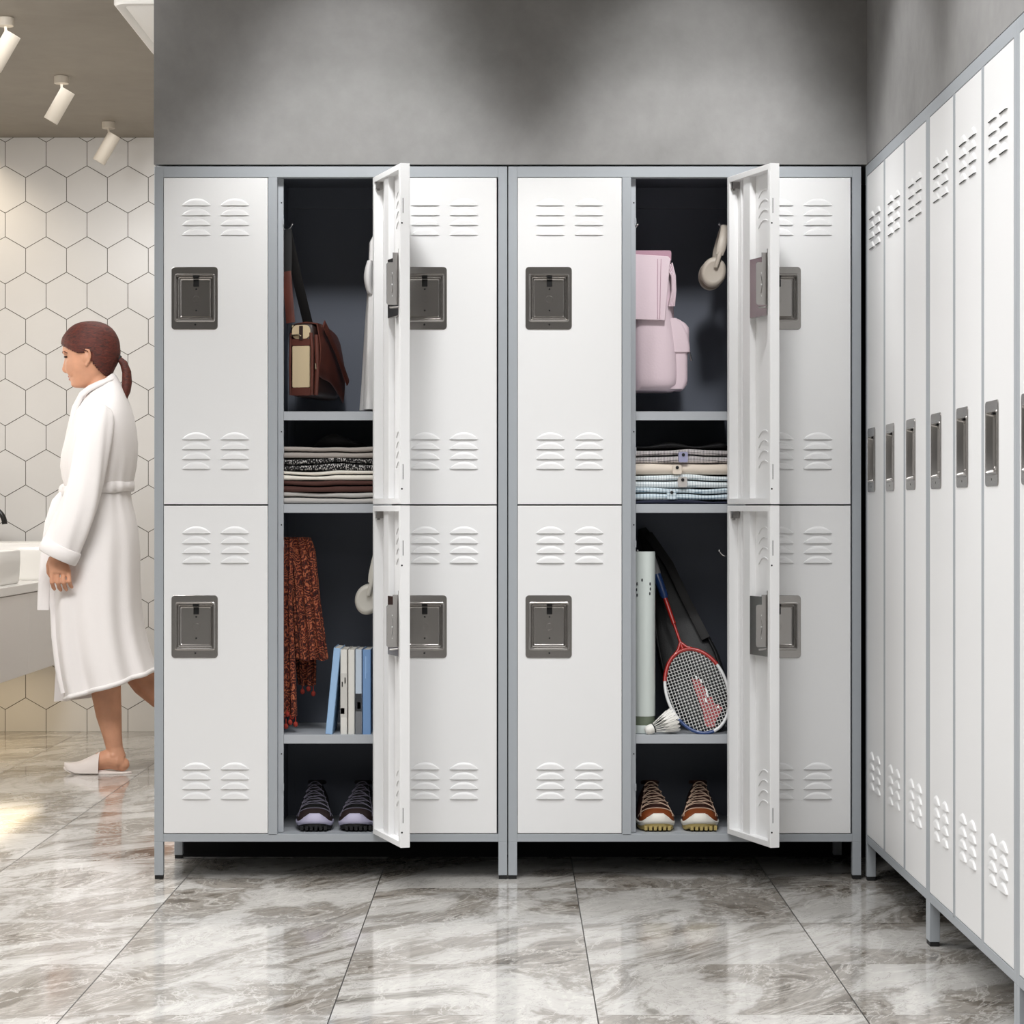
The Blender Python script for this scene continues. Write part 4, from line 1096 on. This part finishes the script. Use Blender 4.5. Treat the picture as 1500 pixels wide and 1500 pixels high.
# head: horizontal slices (row, front, back, half width)
hs = [(474, 122, 148, .022), (478, 112, 158, .046), (484, 103, 164, .060), (491, 97, 168, .068), (498, 94, 170.5, .072), (505, 92.5, 172, .074), (512, 91.7, 172, .0745), (517, 92.2, 172, .074),
      (521, 94.2, 171.5, .073), (525, 95.4, 170, .072), (530, 95.6, 167, .070), (536, 96.3, 164, .068), (542, 97.6, 160, .064), (547, 99.2, 157, .060), (552, 101.2, 154, .056), (557, 103.4, 150, .051), (561, 104.3, 147, .045), (565, 105.6, 143, .037), (568, 109.5, 138, .026)]
rings = []
for (py, f, b_, hw) in hs:
    ring = []
    for k in range(40):
        a = 2*PI*k/40; cx_ = (f + b_)/2; rx = (b_ - f)/2
        c, s = math.cos(a), math.sin(a)
        w_ = hw
        if c < 0: w_ = hw * (1 - 0.18 * abs(c)**2)         # narrower towards the face
        ring.append(Q(cx_ + rx*math.copysign(abs(c)**0.9, c), py, 0) + Vector((0, w_*math.copysign(abs(s)**0.95, s), 0)))
    rings.append(ring)
body.loft(rings)
# nose, lips, chin, brow ridges, cheek
rings = []
for (py, tip, back, hw) in ((519, 94.0, 104, .0070), (524, 94.6, 104, .0075), (530, 93.4, 104, .0085), (536, 91.8, 104, .0095), (541, 90.6, 104, .0115), (544, 91.6, 104, .0120), (546.5, 95.0, 104, .0095)):
    rings.append([Q(back + (tip - back)*max(0, math.cos(a))**0.8, py) + Vector((0, hw*math.sin(a), 0)) for a in [-PI/2 + PI*k/12 for k in range(13)]] )
body.loft(rings)
body.ell(Q(103.6, 551.5), .0075, .021, .0055); body.ell(Q(104.6, 556.0), .0070, .018, .0055)
body.ell(Q(109, 562.5), .012, .022, .012)
for sy in (-1, 1):
    body.ell(Q(109, 538, sy*.032), .028, .019, .036); body.ell(Q(98.5, 517.5, sy*.027), .012, .022, .007)
# jaw line and neck
rings = []
for (py, f, b_, hw, s_) in ((540, 122, 158, .045, 0), (550, 124, 159, .046, 0), (560, 126, 161, .046, 0), (570, 128, 165, .049, 0), (580, 126, 172, .06, 0), (592, 120, 182, .095, 0), (604, 116, 188, .14, 0)):
    rings.append([Q((f + b_)/2 + (b_ - f)/2*math.cos(a), py + (4 if math.cos(a) < 0 else -4)*abs(math.cos(a))) + Vector((0, hw*math.sin(a), 0)) for a in [2*PI*k/28 for k in range(28)]])
body.loft(rings)
# ears
for sy in (-1, 1):
    e = MB()
    e.tube([Q(131, 536, sy*.070), Q(136, 531, sy*.078), Q(138.5, 523, sy*.083), Q(136.5, 515.5, sy*.083), Q(131.5, 513.5, sy*.080), Q(128, 518, sy*.074)], [.0055, .0050, .0048, .0048, .0044, .003], 8)
    e.ell(Q(132, 535.5, sy*.074), .0075, .005, .0085); e.ell(Q(132, 525, sy*.071), .014, .008, .022)
    body.add(e.v, e.f)
# torso
rings = []
for (py, f, b_, hw) in ((598, 122, 182, .10), (612, 120, 186, .145), (640, 108, 190, .155), (680, 104, 190, .145), (715, 108, 184, .120), (750, 106, 190, .140), (800, 104, 194, .160), (840, 108, 192, .155), (862, 118, 186, .12)):
    rings.append([Q((f + b_)/2 + (b_ - f)/2*math.cos(a), py) + Vector((0, hw*math.sin(a), 0)) for a in [2*PI*k/32 for k in range(32)]])
body.loft(rings)
# legs
body.tube([Q(150, 830, -.075), Q(150, 880, -.072), Q(154, 940, -.066), Q(159, 990, -.062), Q(160, 1015, -.06), Q(163.5, 1045, -.058), Q(168.5, 1075, -.056), Q(171.5, 1093, -.055), Q(175, 1108, -.055)],
          [.085, .082, .068, .055, .0525, .046, .0345, .0300, .0335], 20)
body.tube([Q(186, 1113, -.055), Q(178, 1112, -.055), Q(164, 1109, -.054), Q(150, 1113, -.054), Q(135, 1119, -.056), Q(120, 1123, -.06), Q(109, 1125, -.062)],
          [.024, .036, .037, .033, .030, .027, .016], 18, flat=[1.0, 1.0, 1.0, 1.0, .8, .6, .5], up=(0, 0, 1))
body.ell(Q(183, 1117, -.055), .026, .025, .025); body.ell(Q(171, 1104, -.083), .012, .008, .012)
body.tube([Q(156, 830, .075), Q(162, 880, .075), Q(174, 930, .073), Q(188, 975, .072), Q(208, 1003, .072), Q(232, 1022, .070), Q(258, 1040, .068), Q(274, 1052, .068), Q(288, 1064, .068)],
          [.075, .070, .060, .054, .050, .049, .038, .030, .032], 20)
body.tube([Q(296, 1050, .068), Q(294, 1064, .068), Q(290, 1084, .068), Q(285, 1104, .068), Q(280, 1121, .068)], [.022, .032, .032, .030, .020], 16, flat=[1, 1, .9, .7, .6], up=(1, 0, 0))
# arms: near (viewer's side) bent slightly forward, far one mirrored and a little back
def arm(sh, el, wr, sy):
    body.tube([sh, sh.lerp(el, .3), sh.lerp(el, .7), el, el.lerp(wr, .3), el.lerp(wr, .7), wr], [.044, .043, .041, .038, .037, .030, .0235], 16)
    # palm and hand: back of the hand outwards
    d = (wr - el).normalized(); k = Vector((0.12, 0, -1)).normalized()
    o_ = Vector((0, sy, 0))
    kn = wr + k*0.066 + Vector((0.004, 0, 0))
    rings = []
    for t, w_, th in ((-0.15, .0215, .019), (.12, .024, .0175), (.4, .032, .0165), (.7, .0375, .0155), (.95, .0385, .0135), (1.05, .034, .010)):
        c = wr + (kn - wr)*t; rings.append([c + Vector((w_*math.cos(a), th*math.sin(a), 0)) for a in [2*PI*i/20 for i in range(20)]])
    body.loft(rings)
    inn = -o_
    lens = (.034, .038, .036, .029)
    for i in range(4):
        b0 = kn + Vector((-0.0295 + 0.0198*i, 0, 0.004 - 0.003*abs(i - 1.2)))
        L1 = lens[i]; sp = Vector((0.02 + 0.02*i, 0, 0))
        d1 = (Vector((0, 0, -1)) + sp + o_*0.10).normalized(); d2 = (Vector((0.10, 0, -1)) + sp + inn*0.95).normalized(); d3 = (Vector((0.22, 0, -0.75)) + inn*1.3).normalized()
        p1 = b0 + d1*L1; p2 = p1 + d2*L1*0.72; p3 = p2 + d3*L1*0.52
        body.tube([b0 - d1*0.012 - o_*0.001, b0, (b0 + p1)/2, p1, (p1 + p2)/2, p2, p3], [.0085, .0088, .0080, .0083, .0074, .0076, .0058], 10)
    # thumb leaves the front edge of the palm near the wrist
    t0 = wr + k*0.014 + Vector((-0.020, 0, 0)) + inn*0.006
    t1 = t0 + Vector((-0.014, 0, -0.026)) + inn*0.012; t2 = t1 + Vector((-0.001, 0, -0.026)) + inn*0.010; t3 = t2 + Vector((0.008, 0, -0.018)) + inn*0.006
    body.tube([t0, t1, t2, t3], [.0125, .0100, .0090, .0065], 10)
arm(Q(157, 624, -.150), Q(143, 722, -.215), Q(101, 810, -.225), -1)
arm(Q(152, 624, .150), Q(158, 725, .205), Q(140, 822, .215), 1)
bo = body.build('body', 'skin', per, 0)
rm = bo.modifiers.new('remesh', 'REMESH'); rm.mode = 'VOXEL'; rm.voxel_size = 0.0030; rm.use_smooth_shade = True
cs = bo.modifiers.new('smooth', 'SMOOTH'); cs.factor = 0.5; cs.iterations = 5
# eyes, brows, lips
for sy in (-1, 1):
    m = MB(); m.ell(Q(99.3, 523.8, sy*.0315), .0085, .0125, .0042, nu=14, nv=8); m.build('eye', 'eye_dark', per, 60)
    m = MB(); m.tube([Q(93.2, 517.6, sy*.018), Q(94.6, 516.3, sy*.033), Q(98.5, 516.6, sy*.048), Q(103, 518.6, sy*.058)], [.0018, .0022, .002, .0012], 8, flat=.8); m.build('eyebrow', 'brow', per, 60)
m = MB(); m.tube([Q(106.2, 553.6, -.021), Q(102.2, 551.8, -.010), Q(100.9, 551.6, 0), Q(102.2, 551.8, .010), Q(106.2, 553.6, .021)], [.001, .0034, .0038, .0034, .001], 8)
m.tube([Q(106.2, 553.9, -.020), Q(103.2, 555.6, -.010), Q(102.2, 555.8, 0), Q(103.2, 555.6, .010), Q(106.2, 553.9, .020)], [.001, .0036, .0042, .0036, .001], 8)
m.build('lips', 'lip', per, 60)
# hair: silhouette slices trimmed at the hairline
hh = [(470.6, 126, 141, .012), (472.5, 116, 150, .034), (476, 108.5, 158, .054), (481, 102, 164, .066), (487, 96.5, 169, .0745), (494, 92, 172.5, .079), (501, 90.2, 174.5, .0815), (508, 89.8, 175.5, .0825), (515, 90.5, 176, .082), (522, 93, 175.5, .0805),
      (529, 95, 173.5, .0775), (536, 97, 170, .074), (542, 99, 167, .068), (548, 101, 164.5, .061), (553, 110, 161.5, .052)]
hl = [(88, 504), (92, 505.5), (97, 509), (104, 513), (112, 516), (120, 519), (126, 520.5), (129, 518), (132, 516), (136, 517), (140, 530), (146, 540), (154, 548), (162, 553), (180, 556)]
m = MB(); n = 72; rows = []
for j in range(57):
    py = 470.6 + (553 - 470.6)*j/56
    f, b_, hw = lerp(hh, py)
    row = []
    for k in range(n):
        a = 2*PI*k/n; c, s = math.cos(a), math.sin(a); w_ = hw*(1 - (0.16*c*c if c < 0 else 0))
        g = 1 + 0.010*math.sin(26*a + 0.12*py)
        px = (f + b_)/2 + (b_ - f)/2*math.copysign(abs(c)**0.9, c)*g
        row.append((px, py, w_*s*g if True else 0))
    rows.append(row)
vs = []; fs = []
for row in rows:
    for px, py, dy in row: vs.append(Q(px, py, dy))
for j in range(56):
    for k in range(n):
        k2 = (k+1) % n
        mp = (rows[j][k][0] + rows[j+1][k2][0])/2; my = (rows[j][k][1] + rows[j+1][k][1])/2
        if my < lerp(hl, mp)[0]: fs.append((j*n+k, j*n+k2, (j+1)*n+k2, (j+1)*n+k))
fs.append(tuple(range(n)))
m.add(vs, fs); ha = m.build('hair', 'hair', per, 80)
sd = ha.modifiers.new('solid', 'SOLIDIFY'); sd.thickness = 0.010; sd.offset = -1
m = MB(); m.tube([Q(170, 524), Q(175, 526), Q(181, 532), Q(185.5, 545), Q(186, 560), Q(184.5, 573), Q(182.5, 583), Q(182, 590)], [.012, .0115, .0165, .0195, .0215, .0195, .0125, .003], 18, flat=.85)
m.build('ponytail', 'hair', ha, 80)
m = MB(); m.tube([Q(172.5, 524.5), Q(175.5, 526.5)], [.0135, .0135], 14); m.build('hair_tie', 'strap_black', ha, 60)

# robe
lv = [(562, 131, 168, .056, 15), (568, 126, 172, .062, 15), (576, 121, 178, .082, 13), (586, 119, 184, .120, 9), (598, 114, 189.5, .160, 4), (612, 110, 194, .182, 2), (630, 104, 198, .190, 0), (650, 96, 200, .186, 0), (668, 91.5, 200, .180, 0), (684, 90.5, 198.5, .172, 0),
      (700, 93, 195.5, .160, 0), (712, 97, 192, .150, 0), (722, 98, 190.5, .148, 0), (735, 95, 192, .154, 0), (755, 89, 197, .166, 0), (780, 84, 202, .178, 0), (810, 81.5, 204, .184, 0), (850, 80.5, 204, .188, 0), (890, 80.5, 205, .192, 2), (925, 82, 209, .198, 6),
      (955, 86, 214.5, .203, 11), (980, 91, 220.5, .208, 16), (1001, 97, 226, .212, 21)]
def robe_ring(e, off=0.0, n=96):
    py, f, b_, hw, tl = e; ring = []
    g = max(0, (py - 725)/275.0)
    up = max(0, 1 - abs(py - 715)/60.0)
    for k in range(n):
        a = 2*PI*k/n; c, s = math.cos(a), math.sin(a)
        fold = 1 + 0.075*g*math.sin(7*a + 0.9 + 0.004*py) + 0.040*g*math.sin(12*a + 2.2) + 0.026*up*math.sin(17*a) + 0.010*math.sin(5*a + py*0.02)
        ex = 0.86
        px = (f + b_)/2 + ((b_ - f)/2 - off/WS)*math.copysign(abs(c)**ex, c)*(1 + (fold - 1)*abs(s))
        ring.append(Q(px, py - tl*c + 0.0, 0) + Vector((0, (hw - off)*math.copysign(abs(s)**0.9, s)*fold, 0)))
    return ring
m = MB(); rings = [robe_ring(e, 0.006) for e in lv[3::-1]] + [robe_ring(e) for e in lv] + [robe_ring(e, 0.006) for e in (lv[-1], lv[-2], lv[-3])]
m.loft(rings, False, False)
rb_ = m.build('bathrobe', 'robe', per, 75)
rb_['label'] = 'white towelling bathrobe'
# hem band, inner front panel, front edge
m = MB(); hem = [Vector(p) for p in robe_ring((1000.5, 97, 226, .212, 21))]
hem = [Vector((p.x*1.0, p.y*1.0, p.z - 0.004)) for p in hem]; m.tube(hem + hem[:2], 0.0085, 8); m.build('hem', 'robe', rb_, 70)
m = MB(); rows = []
for j in range(19):
    t = j/18; py = 925 + (1030 - 925)*t; xl = 80 - 6*t + 0*t; xr = 132 + 10*t
    r0 = []
    for i in range(15):
        u = i/14; r0.append(Q(xl + (xr - xl)*u, py - 6*u*t, 0.055 + 0.06*u + 0.010*math.sin(6*u + 2*t)*t))
    rows.append(r0)
vs = [p for r in rows for p in r] + [p + Vector((0, 0.006, 0)) for r in rows for p in r]; fs = []; n1 = 19*15
for j in range(18):
    for i in range(14):
        a = j*15+i; fs += [(a, a+1, a+16, a+15), (n1+a, n1+a+15, n1+a+16, n1+a+1)]
    fs += [(j*15, (j+1)*15, n1+(j+1)*15, n1+j*15), (j*15+14, n1+j*15+14, n1+(j+1)*15+14, (j+1)*15+14)]
for i in range(14): fs += [(18*15+i, 18*15+i+1, n1+18*15+i+1, n1+18*15+i)]
m.add(vs, fs); m.build('inner_panel', 'robe', rb_, 70)
m = MB(); m.tube([Q(97, 735, -.06), Q(90, 770, -.07), Q(86, 820, -.085), Q(84.5, 880, -.09), Q(87, 930, -.095), Q(93, 975, -.105), Q(101, 1012, -.11)], [.010, .012, .0125, .012, .011, .011, .010], 10, flat=.6, up=(0, 1, 0)); m.build('front_edge', 'robe', rb_, 70)
# shawl collar
m = MB()
m.tube([Q(167, 554, 0), Q(163, 557, -.040), Q(150, 563, -.058), Q(136, 570, -.060), Q(124, 579, -.052), Q(114, 598, -.044), Q(106, 630, -.036), Q(98, 662, -.022), Q(96, 700, -.015)], [.014, .016, .018, .020, .021, .024, .024, .022, .012], 12, flat=.55, up=(0, 0, 1))
m.tube([Q(167, 554, 0), Q(163, 557, .040), Q(150, 563, .058), Q(136, 570, .060), Q(124, 579, .052), Q(114, 598, .044), Q(106, 630, .030), Q(98, 662, .010), Q(96, 700, 0)], [.014, .016, .018, .020, .021, .024, .024, .020, .010], 12, flat=.55, up=(0, 0, 1))
m.build('shawl_collar', 'robe', rb_, 70)
# belt
m = MB(); br = [Vector(p) for p in robe_ring((716, 96.0, 192, .153, 4))]
rings = []
for p, i in zip(br, range(len(br))):
    c = Vector(((qx(144) - PO.x), 0, 0)); d = (Vector((p.x, p.y, 0)) - c).normalized()
    w_ = 0.019 + 0.002*math.sin(i*0.4)
    rings.append([p + d*0.001 + Vector((0, 0, w_)), p + d*0.008 + Vector((0, 0, w_*0.8)), p + d*0.010, p + d*0.008 - Vector((0, 0, w_*0.8)), p + d*0.001 - Vector((0, 0, w_))])
m.loft(rings, wrap=True, closed=False); m.build('belt', 'robe', rb_, 75)
m = MB()
m.ell(Q(97, 718, -.03), .022, .03, .024)
m.tube([Q(96, 722, -.05), Q(88, 735, -.07), Q(80, 765, -.085), Q(76, 800, -.09), Q(73, 840, -.09), Q(71.5, 870, -.09), Q(71, 892, -.09)], [.012, .017, .019, .020, .022, .023, .023], 10, flat=.30, up=(0, 1, 0))
m.tube([Q(97, 722, -.02), Q(93, 745, -.05), Q(89, 775, -.06), Q(84, 810, -.06)], [.012, .015, .016, .014], 10, flat=.3, up=(0, 1, 0))
m.build('belt_tail', 'robe', rb_, 75)
# sleeves
def sleeve(pts, rad, parent):
    m = MB(); rings = []; n = 40
    for i in range(len(pts)):
        p = pts[i]; t = (pts[min(i+1, len(pts)-1)] - pts[max(i-1, 0)]).normalized()
        u = (Vector((1, 0, 0)) - t*t.x).normalized(); v = t.cross(u)
        rings.append([p + (u*rad[i][0]*math.cos(a) + v*rad[i][1]*math.sin(a)) * (1 + 0.06*math.sin(4*a + i*1.1) + 0.04*math.sin(7*a + i*0.8)) for a in [2*PI*k/n for k in range(n)]])
    rings += [[p + (pts[-1] - p)*0.10 for p in rings[-1]], [p + (pts[-2] - pts[-1]) * 1.0 + (pts[-1] - p)*0.15 for p in rings[-1]]]
    m.loft(rings, True, False); return m.build('sleeve', 'robe', parent, 80, sub=1)
def cuff(c0, c1, r0, r1, parent):
    m = MB(); t = (c1 - c0).normalized(); u = (Vector((1, 0, 0)) - t*t.x).normalized(); v = t.cross(u); n = 40; rings = []
    for k_, s_, in ((0.0, 0.94), (0.0, 1.03), (0.06, 1.09), (0.5, 1.11), (0.94, 1.09), (1.0, 1.03), (1.0, 0.90), (0.7, 0.84)):
        c = c0.lerp(c1, k_); rings.append([c + (u*r0*math.cos(a) + v*r1*math.sin(a))*s_ for a in [2*PI*k/n for k in range(n)]])
    m.loft(rings, False, False); return m.build('cuff', 'robe', parent, 80)
sl = [Q(160, 598, -.135), Q(155, 618, -.170), Q(151, 645, -.195), Q(147, 675, -.205), Q(142, 705, -.215), Q(135, 735, -.222), Q(124, 765, -.228), Q(112, 792, -.230), Q(107.5, 804, -.230)]
sleeve(sl, [(.040, .05), (.058, .055), (.062, .052), (.060, .050), (.062, .050), (.066, .052), (.068, .054), (.066, .054), (.064, .053)], rb_)
cuff(Q(110, 797, -.230), Q(101.5, 815, -.230), .066, .055, rb_)
sl2 = [Q(152, 598, .135), Q(152, 618, .170), Q(153, 645, .195), Q(155, 675, .205), Q(156, 705, .210), Q(156, 735, .215), Q(151, 765, .218), Q(146, 792, .220), Q(144, 806, .220)]
sleeve(sl2, [(.040, .05), (.050, .055), (.052, .052), (.052, .050), (.054, .050), (.056, .052), (.058, .054), (.058, .054), (.058, .053)], rb_)
cuff(Q(145, 798, .220), Q(142, 816, .220), .060, .055, rb_)
# slippers
def slipper(heel, toe, ang, parent, raise_=None):
    m = MB(); n = 40; Ls = 0.245
    def outl(z_, k=1.0, lift=0):
        r_ = []
        for i in range(n):
            a = 2*PI*i/n; c, s = math.cos(a), math.sin(a)
            x = -Ls/2*math.copysign(abs(c)**0.85, c)*k; w_ = (0.041 + 0.006*c)*k
            tz = 0.018*max(0, (c - 0.55)/0.45)**1.5
            r_.append(Vector((x, w_*s, z_ + tz)))
        return r_
    o = empty('x'); C.objects.unlink(o); bpy.data.objects.remove(o)
    M = Matrix.Translation(heel) @ Matrix.Rotation(ang, 4, 'Y') @ Matrix.Translation(Vector((-Ls/2, 0, 0)))
    m.loft([outl(0.0, .96), outl(0.002), outl(0.007), outl(0.009, .96)]); m.xf(M)
    sl_ = m.build('slipper', 'slipper', parent, 60)
    m = MB(); rings = []
    for j in range(15):
        t = j/14; x = -Ls/2 + 0.004 + 0.128*t; hgt = 0.018 + 0.056*t**1.1; zb = 0.006 + 0.018*max(0, 1 - t*2.2)**1.5
        w_ = 0.046*min(1, math.sqrt(max(0.02, 1 - (1 - min(1, t*1.7))**2)))*1.03
        rings.append([Vector((x, w_*math.cos(a), zb + (hgt)*math.sin(a)**0.8 if 0 < a < PI else zb)) for a in [PI*k/20 for k in range(21)]])
    rin = [[Vector((p.x, p.y*0.93, zb2 + (p.z - zb2)*0.93)) for p in r] for r, zb2 in zip(rings, [r[0].z for r in rings])]
    m.loft(rings + rin[::-1], False, False, closed=False); m.xf(M); m.build('slipper_upper', 'slipper', sl_, 60)
slipper(Q(197, 1131, -.055) , None, 0, per)
slipper(Q(302, 1052, .068) + Vector((0, 0, 0)), None, R(-76), per)
for c in per.children:
    if c.name.startswith('slipper'): c.location.z += 0.0
# ------------------------------------------------------------------ camera, light
def area(name, loc, size, power, col=(1, 1, 1), rot=(0, 0, 0), sy=None, spread=180):
    l = bpy.data.lights.new(name, 'AREA'); l.energy = power; l.color = col; l.size = size; l.spread = R(spread)
    if sy: l.shape = 'RECTANGLE'; l.size_y = sy
    o = bpy.data.objects.new(name, l); C.objects.link(o); o.location = loc; o.rotation_euler = rot; return o
def spotl(name, loc, target, power, ang, blend, col=(1, 1, 1), r=0.02):
    l = bpy.data.lights.new(name, 'SPOT'); l.energy = power; l.color = col; l.spot_size = R(ang); l.spot_blend = blend; l.shadow_soft_size = r
    o = bpy.data.objects.new(name, l); C.objects.link(o); o.location = loc
    d = Vector(target) - Vector(loc); o.rotation_euler = d.to_track_quat('-Z', 'Y').to_euler(); return o
# overhead fill lights added for the changing room, under its unseen ceiling
area('ceiling_fill', (-0.6, -2.1, 2.50), 2.6, 46, (0.985, 0.99, 1), (0, 0, 0), 1.4, 130)
area('ceiling_fill', (-0.6, -5.0, 2.50), 2.6, 76, (0.985, 0.99, 1), (0, 0, 0), 1.8, 150)
# wall washers over the lockers
for x in (-0.386, 0.475):
    spotl('wall_washer', (x, -0.95, 2.50), (x, 0.0, 1.33), 62, 64, 0.55, (1, 1, 1), 0.10)
    spotl('wall_washer', (x, -0.80, 2.50), (x, 0.0, 2.00), 34, 48, 0.8, (1, 1, 1), 0.10)
for y in (-0.62, -1.50, -2.40):
    spotl('wall_washer', (0.897 - 0.80, y, 2.50), (0.897, y, 1.80), 35, 54, 0.7, (1, 1, 1), 0.10)
# bathroom
area('bathroom_fill', (-1.25, 2.3, 2.49), 1.1, 17, (1, 0.99, 0.975), (0, 0, 0), 2.4)  # added overhead fill, no visible fixture
area('bathroom_fill', (-1.7, 0.3, 2.49), 1.2, 98, (1, 0.99, 0.98), (R(10), 0, 0), 0.8)  # added fill that brightens the robe from the viewer's side
area('mirror_light', (-2.38, 2.9, 1.5), 0.8, 5, (1, 0.92, 0.82), (0, R(-90), 0), 1.2)
area('vanity_underlight', (-2.12, 3.2, 0.30), 0.35, 3, (1, 0.82, 0.56), (0, 0, 0), 1.2)
spotl('corner_light', (-2.30, 3.6, 2.45), (-2.3, 3.98, 1.9), 8, 110, 1.0, (1, 0.86, 0.66))
w = bpy.data.worlds.new('World'); bpy.context.scene.world = w; w.use_nodes = True
w.node_tree.nodes['Background'].inputs[0].default_value = (0.5, 0.5, 0.5, 1); w.node_tree.nodes['Background'].inputs[1].default_value = 0.0
cd = bpy.data.cameras.new('camera'); cam_o = bpy.data.objects.new('camera', cd); C.objects.link(cam_o)
cam_o.location = (0, -CAMD, EYE); cam_o.rotation_euler = (PI/2, 0, 0)
cd.sensor_width = 36; cd.sensor_fit = 'HORIZONTAL'; cd.lens = 36 * F / 1500.0
cd.shift_x = -2/1500.0; cd.shift_y = -4/1500.0; cd.clip_start = 0.05; cd.clip_end = 100
sc = bpy.context.scene; sc.camera = cam_o
sc.view_settings.view_transform = 'Standard'; sc.view_settings.look = 'None'; sc.view_settings.gamma = 1; sc.view_settings.exposure = 0.07
sc.view_settings.use_curve_mapping = False
